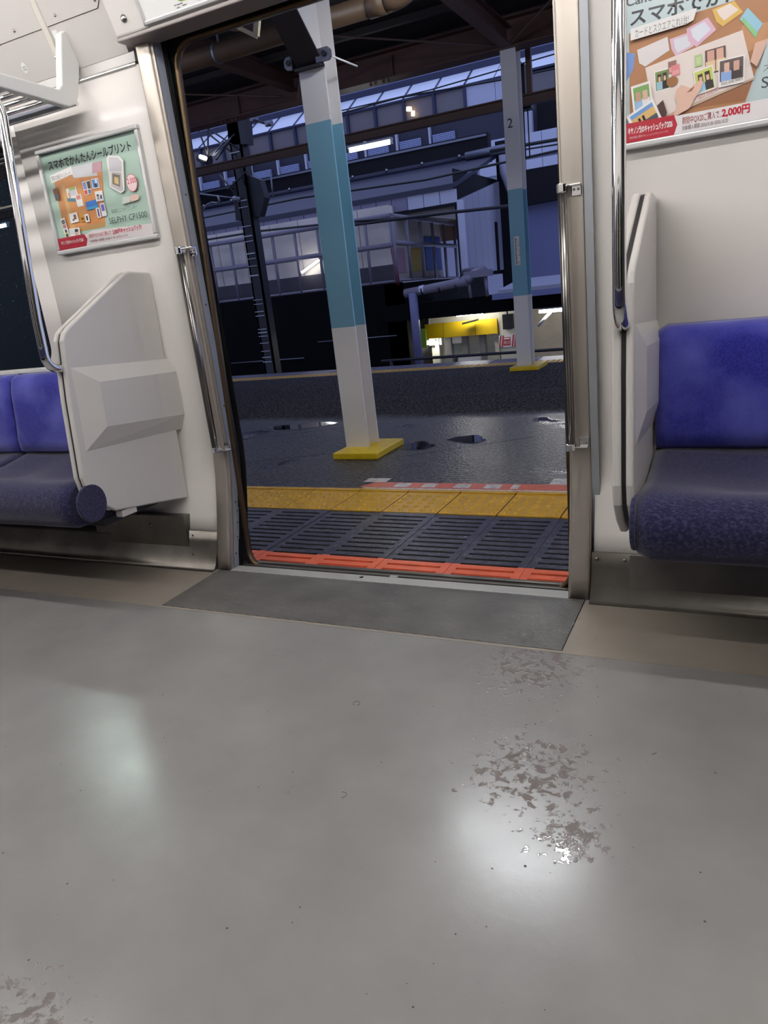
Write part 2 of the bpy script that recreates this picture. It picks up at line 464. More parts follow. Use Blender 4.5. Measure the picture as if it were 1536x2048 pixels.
for (x, y, l, a0, c) in ((.93, -.72, .05, 1.0, 40), (1.05, -1.02, .03, .4, -25), (1.62, -.72, .012, .6, 5)):
    p = Vector((x, y, .0006)); q = [p.copy()]
    for k in range(8): p = p + Vector((math.cos(a0 + k * c / 57), math.sin(a0 + k * c / 57), 0)) * l / 8; q.append(p.copy())
    ds.tube(q, .0005, 4)
ds = ds.build('dirt_specks', mat('dirt', (58, 52, 48), .8), floor); ds['kind'] = 'stuff'
wb = MB()
for _ in range(170):
    k = rd.random()
    x, y = (rd.gauss(1.51, .035), rd.gauss(-1.0, .03)) if k < .45 else ((rd.gauss(1.40, .08), rd.gauss(-.84, .05)) if k < .75 else (rd.gauss(1.24, .06), rd.gauss(-.22, .06)))
    r = rd.uniform(.0012, .0045); wb.dome((x, y, .0003 if y < -.34 else .0018), r, r * .35, 7)
wb = wb.build('water_beads', mat('water_bead', (134, 131, 129), .04, spec=.8), floor); wb['kind'] = 'stuff'
# sill across the doorway
sill = struct(MB().box(-.0, 1.3, -.002, .052, -.06, .002).build('trim_1', M_ALU, None, .002))
MB().box(-.02, 1.32, .052, .068, -.06, -.012).build('track_groove', M_DARK, sill)
MB().box(-.02, 1.32, .068, .084, -.06, .000).build('track_rail', M_DSTEEL, sill, .002)
MB().box(-.02, 1.32, .084, .094, -.06, -.010).build('track_groove', M_DARK, sill)
MB().box(-.02, 1.32, .094, .112, -.06, .004).build('outer_lip', M_DSTEEL, sill, .003)
MB().box(.66, .69, .05, .066, -.012, .004).build('drain_clip', M_ALU, sill, .002)
MB().prism(arc(.56, .03, .008, 0, 360, 10)[:-1], 'z', .002, .0026).build('drain_hole', M_DARK, sill)

# ------------------------------------------------------------------ the car: walls
def wall_strip(name, x0, x1, zs, off, m, th=.02, parent=None):
    b = MB()
    rows = [[(x, yw(z) + off + d, z) for z in (zs if d == 0 else zs)] for x in (x0, x1) for d in (0,)]
    ring = [(yw(z) + off, z) for z in zs] + [(yw(z) + off + th, z) for z in reversed(zs)]
    b.prism(ring, 'x', x0, x1, False)
    o = b.build(name, m, parent)
    for p in o.data.polygons:
        p.use_smooth = abs(p.normal.x) < .5
    return o
ZW = [z for z in ZS if .136 <= z < 1.7] + [1.772]
wall_l = struct(wall_strip('wall_left', -.715, -.055, ZW, .012, M_WALL))
wall_r = struct(wall_strip('wall_right', 1.372, FX1, ZW, .012, M_WALL))
wl2 = wall_strip('under_window_panel', FX0, -.715, [z for z in ZS if .136 <= z <= .7] + [.74], .016, M_WALL, parent=wall_l)
for x0, x1, p in ((FX0, -.08, wall_l), (1.38, FX1, wall_r)):
    # ledge strip on top of the wall panel, band and leaning cove above it
    MB().tube([(x0, .094, 1.7755), (x1, .094, 1.7755)], .0085, 16).build('top_bead', mat('bead_aluminium', (236, 234, 230), .22, .8), p)
    MB().box(x0, x1, .090, .12, 1.779, 1.812).build('band', M_WALL2, p)
MB().box(1.364, 1.386, .087, .10, .17, 1.83).build('edge_trim', M_STEEL2, wall_r)
# window with a rounded corner beside the left wall panel
win = empty('window_1', (-1.6, .12, .74)); struct(win)
hole = rrect(-2.45, -.812, .815, 1.70, .085)
b = MB()
nh = len(hole)
outer = [(-.715, .74), (-.715, 1.772), (-2.75, 1.772), (-2.75, .74)]
# ring of quads from a rounded hole to a rectangle of the same count
def ring_plate(b, inner, x0, x1, z0, z1, y0, y1):
    cx, cz = (x0 + x1) / 2, (z0 + z1) / 2; n = len(inner); out = []
    for (x, z) in inner:
        dx, dz = x - cx, z - cz
        k = min((x1 - cx) / abs(dx) if abs(dx) > 1e-6 else 1e9, (z1 - cz) / abs(dz) if abs(dz) > 1e-6 else 1e9)
        out.append([cx + dx * k, cz + dz * k])
    for (tx, tz) in ((x0, z0), (x0, z1), (x1, z0), (x1, z1)):
        j = min(range(n), key=lambda i: (out[i][0] - tx) ** 2 + (out[i][1] - tz) ** 2); out[j] = [tx, tz]
    vs = [(p[0], y0, p[1]) for p in inner] + [(p[0], y0, p[1]) for p in out] + [(p[0], y1, p[1]) for p in inner]
    fs = [[i, (i + 1) % n, n + (i + 1) % n, n + i] for i in range(n)] + [[i, (i + 1) % n, 2 * n + (i + 1) % n, 2 * n + i] for i in range(n)]
    b.add(vs, fs)
    return b
ring_plate(MB(), hole, -2.75, -.715, .74, 1.772, .108, .135).build('window_frame', M_WALL, win, fix=False)
MB().add([(p[0], .135 , p[1]) for p in rrect(-2.47, -.80, .80, 1.71, .095)], [list(range(len(hole)))]).build('glass_pane', M_GLASS, win, fix=False)
MB().box(-2.45, -.81, .128, .134, 1.445, 1.452).build('sash_bar', M_DSTEEL, win)
rn = MB(); rr_ = random.Random(3)
for _ in range(700):
    x = rr_.uniform(-1.6, -.83); z = .83 + .85 * rr_.random() ** .6; q = rr_.uniform(.0012, .0035)
    rn.dome((x, .1352, z), q, q * .7, 6, 'y', 1)
rn = rn.build('raindrops', mat('raindrop', (150, 180, 190), .05, spec=1.0), win); rn['kind'] = 'stuff'
at0(win)
# the side of the car behind the camera, its ends and the ceiling
rear = struct(MB().box(FX0, FX1, -2.84, -2.78, 0, 2.3).build('wall_rear', M_WALL2))
M_NIGHT = mat('night_glass', (10, 12, 14), .05)
for x0 in (-3.9, -2.3, -.7, .9, 2.5, 3.9): MB().box(x0, x0 + 1.3, -2.785, -2.775, .82, 1.75).build('window_pane', M_NIGHT, rear)
MB().box(FX0, FX1, -2.78, -2.70, .0, .30).build('seat_skirt', M_BLK, rear)
MB().prism([(-2.78, .30), (-2.30, .32), (-2.30, .44), (-2.68, .47), (-2.72, .80), (-2.78, .80)], 'x', FX0, FX1).build('rear_bench', M_SEAT, rear)
struct(MB().box(FX0 - .05, FX0, -2.8, .1, 0, 2.3).build('wall_far_left', mat('end_wall', (84, 82, 80), .6)))
struct(MB().box(FX1, FX1 + .05, -2.8, .1, 0, 2.3).build('wall_far_right', mat('end_wall', (84, 82, 80), .6)))
ceil = struct(MB().box(FX0, FX1, -2.8, .1, 2.26, 2.3).build('ceiling', mat('ceiling_grey', (150, 148, 145), .6)))
struct(MB().box(FX0, FX1, -2.9, .16, 2.31, 2.85).build('roof', M_STEEL))  # car roof, out of view, added to cut sky light reaching the platform
def cy(z): return .088 - .38 * (z - 1.812)          # leaning cove
for x0, x1 in ((FX0, -.1), (1.4, FX1)):
    MB().prism([(cy(1.812), 1.812), (cy(2.262), 2.262), (.13, 2.262), (.13, 1.812)], 'x', x0, x1).build('cove_panel', M_WALL2, ceil)
# access panel with screws on the left cove
def cove_pt(x, z, d=0): return (x, cy(z) - d * .935, z - d * .355)
ap = [(x, z) for x, z in ((-3.2, 1.94), (-.15, 1.94), (-.135, 1.955), (-.135, 2.2), (-3.2, 2.2))]
b = MB(); vs = [cove_pt(x, z, .0035) for x, z in ap] + [cove_pt(x, z, -.002) for x, z in ap]; n = len(ap)
b.add(vs, [list(range(n))] + [[i, (i + 1) % n, n + (i + 1) % n, n + i] for i in range(n)])
acc = b.build('access_panel', M_WALL2, ceil)
MB().add([cove_pt(x, z, .0005) for x, z in ((-3.2, 1.9385), (-.149, 1.9385), (-.1335, 1.954), (-.1335, 2.2), (-.16, 2.2), (-3.2, 2.2))], [range(6)]).build('panel_gap', mat('gap_grey', (70, 66, 64), .7), ceil)
for x in (-.147, -.33, -.53, -.73, -.93):
    MB().dome(cove_pt(x, 1.96, .003), .006, .004, 8, 'y', -1).build('screw', M_SCREW, acc)
# fluorescent tubes of the car: two rows
def lamp(name, x0, x1, y, z, m, label, cat, group, tray=None, r=.016, dz=.03, mt=None):
    t = empty(name, ((x0 + x1) / 2, y, z))
    for dy in ((0,) if not tray else (-.045, .045)): MB().tube([(x0 + .02, y + dy, z), (x1 - .02, y + dy, z)], r, 10).build('tube', m, t)
    wd = .04 if not tray else .09
    MB().box(x0, x1, y - wd, y + wd, z + r + .006, z + dz + r).build('tray', mt or M_WHITE, t)
    for x in (x0, x1 - .02):
        MB().box(x, x + .02, y - wd * .6, y + wd * .6, z - r - .002, z + r + .008).build('socket', M_WHITE, t)
    tag(t, label, cat, group); return at0(t)
for y, lab in ((-.72, 'bare ceiling tube, row nearer the open door'), (-1.92, 'bare ceiling tube, row farther from the open door')):
    for x0, nth in ((-3.95, 'leftmost'), (-2.65, 'second from the left'), (-1.35, 'third from the left'), (-.05, 'third from the right'), (1.25, 'second from the right'), (2.55, 'rightmost')):
        lamp('ceiling_lamp', x0, x0 + 1.2, y, 2.2, M_TUBE, lab + ', ' + nth, 'lamp', 'tubes on the car ceiling', r=.017)

# ------------------------------------------------------------------ the car: skirting
def skirt(name, x0, x1):
    prof_ = [(yw(z) + .006, z) for z in (.142, .1, .06)] + [(.008, .04), (.0, .022), (-.012, .008), (-.03, .0), (.04, .0), (.08, .142)]
    o = MB().prism(prof_, 'x', x0, x1).build(name, M_DSTEEL)
    for p in o.data.polygons: p.use_smooth = abs(p.normal.x) < .5 and p.normal.y < 0
    return struct(o)
bl = skirt('baseboard_left', FX0, -.066)
br = skirt('baseboard_right', 1.366, FX1)
for x in (1.382, 1.462):
    for z in (.122, .045): screw(br, (x, yw(z) + .006, z), .0055)
pl = [(1.478, .138), (1.478, .05), (1.486, .042), (FX1, .042), (FX1, .138)]
b = MB(); b.add([(x, yw(z) + .002, z) for x, z in pl] + [(x, yw(z) + .02, z) for x, z in pl], [range(5)] + [[i, (i + 1) % 5, 5 + (i + 1) % 5, 5 + i] for i in range(5)])
b.build('heater_cover', M_DSTEEL, br)
b = MB(); pl = [(-.62, .035), (-.205, .035), (-.205, .205), (-.56, .205), (-.70, .19), (-.70, .12), (-.62, .12)]
b.add([(x, yw(.1) - .0, z) for x, z in pl] + [(x, yw(.2) + .02, z) for x, z in pl], [range(7)] + [[i, (i + 1) % 7, 7 + (i + 1) % 7, 7 + i] for i in range(7)])
cvr = b.build('cover_plate', M_DSTEEL, bl)
screw(cvr, (-.385, yw(.1), .162), .009)
for x, z in ((-.185, .125), (-.183, .05), (-.9, .06), (-1.3, .06)): screw(bl, (x, yw(z) + .004, z), .005)

# ------------------------------------------------------------------ the doorway
door = empty('door_1', (.65, .05, 0)); struct(door)
def post(x0, x1, inner):
    # brushed post following the body profile; inner = +1 when the opening lies to its right
    b = MB(); rows = []
    for z in ZS + [1.86]:
        y = yw(z); r = .007
        a, c = (x0, x1)
        rows.append([(a, y + .085, z), (a, y + r, z), (a + r * .3, y + r * .3, z), (a + r, y, z), (c - r, y, z), (c - r * .3, y + r * .3, z), (c, y + r, z), (c, y + .085, z)])
    b.sweep(rows, True)
    o = b.build('door_post', M_STEEL, door)
    return o
pl_ = post(-.064, -.006, 1)
pr_ = post(1.302, 1.364, -1)
def jamb(name, x0, x1, d0, d1, m, z1=1.84, z0=0.0, parent=None):
    b = MB()
    rows = [[(x0, yw(z) + d0, z), (x1, yw(z) + d0, z), (x1, yw(z) + d1, z), (x0, yw(z) + d1, z)] for z in [z0] + [q for q in ZS if q > z0 and q < z1] + [z1]]
    b.sweep(rows, True)
    o = b.build(name, m, parent or door)
    for p in o.data.polygons: p.use_smooth = False
    return o
for s in (0, 1):
    X = lambda x: x if s == 0 else 1.3 - x
    q = lambda a, c: (min(X(a), X(c)), max(X(a), X(c)))
    jamb('jamb_bead', *q(-.006, .003), .010, .017, M_STEEL)
    jamb('jamb_strip', *q(-.006, .0045), .020, .052, M_STEEL2)
    jamb('leaf_seal', *q(-.02, .008), .055, .060, M_BLACK)
    jamb('leaf_seal', *q(-.02, .012), .063, .069, M_BLACK)
    jamb('leaf_edge', *q(-.05, -.002), .052, .085, M_DARK)
st = jamb('strike_plate', .003, .0062, .02, .046, M_STEEL2, .27, .01)
lk = jamb('lock_plate', .005, .0085, .028, .05, M_STEEL2, .225, .105)
for z, p in ((.25, st), (.055, st)): MB().dome((.0062, yw(z) + .033, z), .004, .002, 8, 'x', 1).build('screw', M_BLK, p)
for z in (.215, .115, .17): MB().dome((.0085, yw(z) + .041, z), .0035, .002, 8, 'x', 1).build('screw', M_BLK, lk)
for z in (.62, .99, 1.36): MB().dome((.0045, yw(z) + .036, z), .0035, .002, 8, 'x', 1).build('screw', M_BLK, door)
# outer opening: rounded bronze frame and the dark plate around it
oh = rrect(.022, 1.296, -.02, 1.826, .08, 10)
n = len(oh); rows = []
def opt(p, k, d):
    cx, cz = .65, .9
    return (p[0] + k[0], yw(p[1]) + d, p[1] + k[1])
nrm = []
for i, p in enumerate(oh):
    a, c = oh[i - 1], oh[(i + 1) % n]
    t = Vector((c[0] - a[0], c[1] - a[1])).normalized(); nrm.append((-t.y, t.x))      # towards the opening (ccw path)
for d, k in ((.078, .0), (.078, .010), (.100, .010), (.100, .0)):
    rows.append([(p[0] + m_[0] * k, yw(p[1]) + d, p[1] + m_[1] * k) for p, m_ in zip(oh, nrm)])
rows.append(rows[0])
MB().sweep([list(r) for r in rows], True, False).build('outer_frame', M_FRAMEB, door)
b = MB(); cx, cz = .65, .9; vs = []; fs = []
dense = []
for i in range(n):
    p, q2 = oh[i], oh[(i + 1) % n]; L_ = math.hypot(q2[0] - p[0], q2[1] - p[1]); k = max(1, int(L_ / .08))
    dense += [(lerp(p[0], q2[0], j / k), lerp(p[1], q2[1], j / k)) for j in range(k)]
m2 = len(dense)
for (x, z) in dense:
    dx, dz = x - cx, z - cz; k = min(1.0 / max(abs(dx), 1e-6), 1.25 / max(abs(dz), 1e-6))
    vs.append((x, yw(z) + .09, z))
for (x, z) in dense:
    dx, dz = x - cx, z - cz; k = min(1.0 / max(abs(dx), 1e-6), 1.25 / max(abs(dz), 1e-6))
    zz = cz + dz * k; vs.append((cx + dx * k, yw(zz) + .09 if zz > 0 else .09, max(zz, -.35)))
b.add(vs, [[i, (i + 1) % m2, m2 + (i + 1) % m2, m2 + i] for i in range(m2)]).build('pocket_plate', M_DARK, door, fix=False)
at0(door)
# header over the doorway with the route map
hdr = empty('door_header', (.65, .05, 1.82))
def hy(z): return .02 - .38 * (z - 1.825)
MB().prism([(hy(1.832), 1.832), (hy(2.262), 2.262), (.12, 2.262), (.12, 1.832)], 'x', -.078, 1.378).build('header_face', M_HDR, hdr, .006)
MB().box(-.078, 1.378, .016, .115, 1.819, 1.832).build('header_soffit', M_HDRG, hdr, .004)
def hp(x, z, d=0): return (x, hy(z) - d * .935, z - d * .355)
rm = MB().add([hp(x, z, .004) for x, z in ((.06, 1.848), (1.24, 1.848), (1.24, 2.12), (.06, 2.12))], [range(4)]).build('route_map', M_WHITE, hdr)
fr = MB()
for (x0, z0, x1, z1) in ((.05, 1.838, 1.25, 1.849), (.05, 1.838, .061, 2.13), (1.239, 1.838, 1.25, 2.13)):
    q4 = [(x0, z0), (x1, z0), (x1, z1), (x0, z1)]
    fr.add([hp(x, z, .0) for x, z in q4] + [hp(x, z, .009) for x, z in q4], [(4, 5, 6, 7), (0, 1, 5, 4), (1, 2, 6, 5), (2, 3, 7, 6), (3, 0, 4, 7)])
fr.build('map_frame', M_SILVER, hdr, .003)
M_LINE = mat('map_green', (120, 160, 60), .4); M_INK = mat('ink_grey', (90, 88, 88), .5)
gl = MB()
pts = [(.19, 1.975), (.190, 1.884), (.208, 1.868), (.26, 1.866), (.32, 1.884), (.40, 1.884)]
for p, q in zip(pts, pts[1:]):
    d = Vector((q[0] - p[0], q[1] - p[1])).normalized() * .004; nx = Vector((-d.y, d.x))
    gl.add([hp(p[0] + nx.x, p[1] + nx.y, .0046), hp(q[0] + nx.x, q[1] + nx.y, .0046), hp(q[0] - nx.x, q[1] - nx.y, .0046), hp(p[0] - nx.x, p[1] - nx.y, .0046)], [range(4)])
gl.build('map_line', M_LINE, rm)
ik = MB()
for (x0, z0, x1, z1) in ((.183, 1.858, .187, 1.8615), (.190, 1.8585, .215, 1.8605), (.188, 1.8515, .200, 1.8535), (.210, 1.853, .226, 1.855), (.268, 1.860, .298, 1.862), (.27, 1.854, .29, 1.856)):
    MB().add([hp(x, z, .0046) for x, z in ((x0, z0), (x1, z0), (x1, z1), (x0, z1))], [range(4)]).build('map_caption', M_INK, rm)
MB().dome(hp(-.02, 1.872, .0), .012, .008, 10, 'y', -1).build('screw', M_SCREW, hdr)
at0(hdr)
tag(hdr, 'white panel over the doorway holding the silver-framed route map', 'panel')

# ------------------------------------------------------------------ door handrails
def handrail(xc, s, label):
    t = empty('door_handrail', (xc, .055, .455))
    yc = .058
    b = MB(); ring = []
    for i in range(20):
        a = 2 * math.pi * i / 20; r = .0125 if i % 4 else .0108
        ring.append((xc + r * math.cos(a), yc + r * .9 * math.sin(a)))
    rl_ = b.prism(ring, 'z', .475, 1.168, True).build('rail', mat('rail_steel', (150, 146, 142), .28, 1.0), t)
    for a_ in (-125, -90, -55):
        gx, gy = xc + .0122 * math.cos(math.radians(a_)), yc + .011 * math.sin(math.radians(a_))
        MB().box(gx - .0009, gx + .0009, gy - .0012, gy + .001, .476, 1.167).build('groove', M_BLK, rl_)
    for z0, z1 in ((1.166, 1.19), (.455, .477)):
        c = MB().prism([(xc - .0135, yc - .012), (xc - .006, yc - .0155), (xc + .006, yc - .0155), (xc + .0135, yc - .012), (xc + .0135, yc + .02), (xc - .0135, yc + .02)], 'z', z0, z1).build('end_cap', M_CHROME, t, .003)
        zc = z1 - .006 if z0 > 1 else z0 + .006
        br_ = MB().box(min(xc, xc + s * .046), max(xc, xc + s * .046), yc + .012, yc + .034, zc - .003, zc + .003)
        br_.box(min(xc + s * .018, xc + s * .046), max(xc + s * .018, xc + s * .046), yc + .028, yc + .034, zc - (.028 if z0 > 1 else -.0), zc + (.0 if z0 > 1 else .028))
        k = br_.build('bracket', M_CHROME, t, .002)
        for dx in (.026, .038): MB().dome((xc + s * dx, yc + .028, zc - .011 if z0 > 1 else zc + .011), .004, .002, 8, 'y', -1).build('screw', M_SCREW, k)
    tag(t, label, 'handrail'); return at0(t)
handrail(-.012, 1, 'ribbed steel handrail on the left post of the doorway')
handrail(1.312, 1, 'ribbed steel handrail on the right post of the doorway')

# ------------------------------------------------------------------ seat-end partitions
OUT = [(.10, 1.125), (-.005, 1.132), (-.03, 1.126), (-.185, 1.044), (-.325, .968), (-.347, .952), (-.360, .928), (-.372, .845), (-.387, .734), (-.408, .485), (-.400, .435), (-.360, .382), (-.300, .335), (.068, .272)]
def partition(xs, s, label, hd=.030, hs=.018):
    # xs: slot plane; s = +1 when the doorway lies on the +x side
    t = empty('seat_partition', (xs, -.15, .28))
    def shell(d0, d1, name):
        b = MB(); pts = []
        for (y, z) in OUT: pts.append((min(y, yw(z) + .012) if y > .05 else y, z))
        b.prism(pts, 'x', min(xs + d0, xs + d1), max(xs + d0, xs + d1))
        return b.build(name, M_PLAST, t, .007, 3)
    so = shell(s * .005, s * .026, 'door_side_shell')
    si = shell(-s * .005, -s * .022, 'seat_side_shell')
    core = [(y if y > .05 else y + .007, z - .004 if z > .9 else (z + .006 if z < .35 else z)) for y, z in OUT]
    MB().prism(core, 'x', xs - .006, xs + .006).build('slot_core', M_BLK, t)
    for sh, sg, base in ((so, s, .0255), (si, -s, .0215)):
        # raised boss with bevelled sides on the shell
        y1 = .105
        bt = [(-.372, .565), (y1, .540), (y1, .812), (-.355, .842)]
        tp = [(-.285, .632), (y1, .598), (y1, .762), (-.275, .782)]
        h = hd if sg == s else hs
        x0, x1 = xs + sg * base, xs + sg * (base + h)
        MB().add([(x0, y, z) for y, z in bt] + [(x1, y, z) for y, z in tp], [(4, 5, 6, 7), (0, 1, 5, 4), (1, 2, 6, 5), (2, 3, 7, 6), (3, 0, 4, 7)]).build('raised_panel', M_PLAST, sh, .004, 3)
    if s > 0: MB().box(xs - .015, xs + .02, -.27, -.20, .30, .325).build('mount_block', M_PLAST, t, .003)
    tag(t, label, 'partition'); return at0(t)
partition(-.226, 1, 'pale grey moulded partition at the end of the left bench')
partition(1.526, -1, 'pale grey moulded partition seen edge-on beside the right bench', .010, .016)
# chrome grab poles rising from the partition slots
def pole(x, label, top=True):
    t = empty('grab_pole', (x, -.34, .84)); sd = -1 if x < .6 else 1
    path = [(x, -.345, .843), (x, -.375, .843)] + [(x, -.375 - .046 * math.sin(math.radians(a)), .889 - .046 * math.cos(math.radians(a))) for a in (15, 30, 45, 60, 75, 90)]
    path += [(x, -.4195, .94), (x, -.4175, 1.0), (x, -.40, 1.2), (x, -.382, 1.4), (x, -.364, 1.58), (x + sd * .003, -.364, 1.605), (x + sd * .012, -.368, 1.63), (x + sd * .028, -.374, 1.652), (x + sd * .05, -.382, 1.672), (x + sd * .10, -.40, 1.705)]
    MB().tube(path, .0142, 18).build('pole_tube', M_CHROME, t)
    MB().tube([(x, -.352, .843), (x, -.36, .843)], .019, 18).build('collar', M_CHROME, t)
    tag(t, label, 'pole'); return at0(t)
pole(-.226, 'bent chrome grab pole rising from the left partition')
pole(1.526, 'bent chrome grab pole rising from the right partition')

# ------------------------------------------------------------------ benches
def cushion(x0, x1, dips, name, m, parent):
    # seat cushion: profile in (y, z), waved along x with a hollow for every sitter
    P = [(.03, .485), (-.04, .476), (-.12, .462), (-.22, .455), (-.31, .462), (-.375, .468), (-.42, .458), (-.447, .432), (-.458, .398), (-.452, .356), (-.432, .322), (-.40, .302), (-.2, .30), (.03, .30)]
    nx = max(6, int((x1 - x0) / .03)); rows = []
    for i in range(nx + 1):
        x = lerp(x0, x1, i / nx); wv = sum(math.exp(-((x - d) / .15) ** 2) for d in dips); e = min(x - x0, x1 - x); er = .012 * max(0, 1 - e / .03) ** 2
        rows.append([(x, y + (er if y < -.3 else 0), z - (wv * .030 * max(0, math.sin(min(1, max(0, (.03 - y) / .44)) * math.pi)) + er if z > .40 else -er)) for y, z in P])
    b = MB(); b.sweep(rows, True)
    return b.build(name, m, parent)
def back(x0, x1, name, m, parent):
    P = [(.085, .80), (.03, .797), (.005, .785), (-.01, .74), (-.022, .62), (-.034, .53), (-.03, .49), (.0, .472), (.085, .47)]
    nx = 40; rows = []
    for i in range(nx + 1):
        x = lerp(x0, x1, i / nx); e = min(x - x0, x1 - x); er = .012 * max(0, 1 - e / .02) ** 2
        rows.append([(x, y + er if y < .05 else y, z - (er if z > .6 else 0)) for y, z in P])
    return MB().sweep(rows, True).build(name, m, parent)
def bench(xs, dips, label, ends):
    t = empty('bench_seat', ((xs[0][0] + xs[-1][1]) / 2, -.2, .318))
    for x0, x1 in xs:
        back(x0 + .004, x1 - .004, 'backrest_cushion', M_BACK, t)
        c = cushion(x0 + .002, x1 - .002, [d for d in dips if x0 < d < x1], 'seat_cushion', M_SEAT, t)
    for x in ends:
        ring = [(-.392 + .062 * math.cos(a * math.pi / 12), .392 + .066 * math.sin(a * math.pi / 12)) for a in range(24)]
        MB().prism(ring, 'x', x - .006, x + .006).build('end_cap', M_SEAT, t, .004)
    MB().box(xs[0][0] + .02, xs[-1][1] - .02, -.30, .05, .275, .302).build('support_pan', M_BLK, t)
    for x in [lerp(xs[0][0], xs[-1][1], k) for k in (.25, .75)]:
        MB().prism([(.05, .20), (.05, .30), (-.33, .30), (-.33, .285)], 'x', x - .01, x + .01).build('cantilever', M_BLK, t)
    tag(t, label, 'bench'); return at0(t)
bench([(1.552, 2.45), (2.45, 3.3)], [1.80, 2.24, 2.68, 3.1], 'blue moquette bench on the right of the doorway', [1.549])
bench([(-2.55, -1.87), (-1.87, -.99), (-.99, -.252)], [-2.3, -1.65, -1.2, -.80, -.44], 'blue moquette bench on the left of the doorway', [-.205])
MB_ = MB().box(-2.6, -.25, .09, .11, .80, .812).build('seat_back_rail', M_WHITE, wall_l)

# ------------------------------------------------------------------ luggage rack over the left bench
rk = empty('luggage_rack', (-.8, -.15, 1.65))
arm = [(0.031, 1.906), (0.048, 1.918), (0.077, 1.924), (0.089, 1.825), (0.05, 1.715), (0.031, 1.689), (0.002, 1.679), (-0.4, 1.704), (-0.4, 1.744), (-0.03, 1.728), (-0.013, 1.743)]
armo = MB().prism(arm, 'x', -.352, -.322).build('bracket_arm', M_WHITE, rk, .005, 3)
MB().prism([(cy(1.85) + .004, 1.85), (cy(1.85) - .005, 1.85), (cy(1.925) - .005, 1.925), (cy(1.925) + .004, 1.925)], 'x', -.374, -.352).build('mount_flange', M_WHITE, armo, .002)
MB().dome((-.364, cy(1.90) - .005, 1.90), .007, .005, 8, 'y', -1).build('screw', M_SCREW, armo)
for y, z in ((-.29, 1.70), (-.23, 1.70), (-.169, 1.70), (-.106, 1.70), (-.04, 1.70), (.05, 1.70)):
    MB().tube([(-2.3, y, z), (-.335, y, z)], .0085, 10).build('rack_rod', M_CHROME, rk)
MB().box(-2.3, -.335, -.006, .022, 1.688, 1.71).build('rear_beam', M_GREY, rk, .004)
MB().box(-2.3, -.315, -.43, -.395, 1.70, 1.745).build('front_beam', M_STEEL, rk, .006)
at0(rk); tag(rk, 'white cast bracket and steel rods of the luggage rack above the left bench', 'luggage rack')
# sticker and clear conduit on the cove
def text_mesh(body, size, name, m, parent, mtx, ext=0.0, xs=1.0, shear=0.0, bold=0.0, align='LEFT'):
    cu = bpy.data.curves.new(name, 'FONT'); cu.body = body; cu.size = size; cu.extrude = ext; cu.offset = bold; cu.shear = shear; cu.align_x = align
    cu.resolution_u = 3
    o = bpy.data.objects.new(name, cu); COL.objects.link(o)
    bpy.context.view_layer.update()
    me = bpy.data.meshes.new_from_object(o.evaluated_get(bpy.context.evaluated_depsgraph_get()))
    bpy.data.objects.remove(o); bpy.data.curves.remove(cu)
    for v in me.vertices: v.co.x *= xs
    me.transform(mtx); me.materials.clear(); me.materials.append(m)
    r = bpy.data.objects.new(name, me); COL.objects.link(r); r.parent = parent
    return r
def wallmtx(x, y, z, rot=0.0, lean=0.0):
    # text lying in an x-z plane, facing -y
    return Matrix.Translation((x, y, z)) @ Matrix.Rotation(lean, 4, 'X') @ Matrix.Rotation(math.pi / 2, 4, 'X') @ Matrix.Rotation(rot, 4, 'Z')
sk = empty('number_sticker', cove_pt(-.565, 1.86, .001))
ang = math.atan(.38)
c0 = Vector(cove_pt(-.565, 1.86, .0012)); ux = Vector((1, 0, 0)); uz = Vector((0, -.355, .935))
MB().add([c0 + ux * .013 * math.cos(a * math.pi / 12) + uz * .017 * math.sin(a * math.pi / 12) for a in range(24)], [range(24)]).build('sticker_disc', M_WHITE, sk)
cc = Vector(cove_pt(-.565, 1.853, .002))
text_mesh('32', .018, 'lettering', M_INK, sk, wallmtx(cc.x, cc.y, cc.z, 0, ang), align='CENTER')
at0(sk); tag(sk, 'small round white sticker numbered 32 on the cove', 'sticker')
cdt = empty('cable_conduit', cove_pt(-.395, 1.85))
b = MB(); x = -.395
for (dx0, dx1, h) in ((-.012, .012, .008),):
    q4 = [(x + dx0, 1.862), (x + dx1, 1.862), (x + dx1, 2.22), (x + dx0, 2.22)]
    b.add([cove_pt(a, z, .0) for a, z in q4] + [cove_pt(a, z, h) for a, z in q4], [(4, 5, 6, 7), (0, 1, 5, 4), (1, 2, 6, 5), (2, 3, 7, 6), (3, 0, 4, 7)])
b.build('cover', M_CLEAR, cdt, .003)
for k in range(2):
    z = 1.852 - k * .014
    q4 = [(x - .011, z), (x + .010, z), (x + .010, z + .011), (x - .011, z + .011)]
    o = MB().add([cove_pt(a, zz, .0) for a, zz in q4] + [cove_pt(a, zz, .011) for a, zz in q4], [(4, 5, 6, 7), (0, 1, 5, 4), (1, 2, 6, 5), (2, 3, 7, 6), (3, 0, 4, 7)]).build('terminal', M_FRAMEB if k else M_CLEAR, cdt, .002)
    for dx in (-.005, .005): MB().dome(cove_pt(x + dx, z + .005, .011), .002, .002, 6, 'y', -1).build('screw', M_BLK, o)
at0(cdt); tag(cdt, 'clear plastic cable conduit running down the cove to the rack bracket', 'conduit')

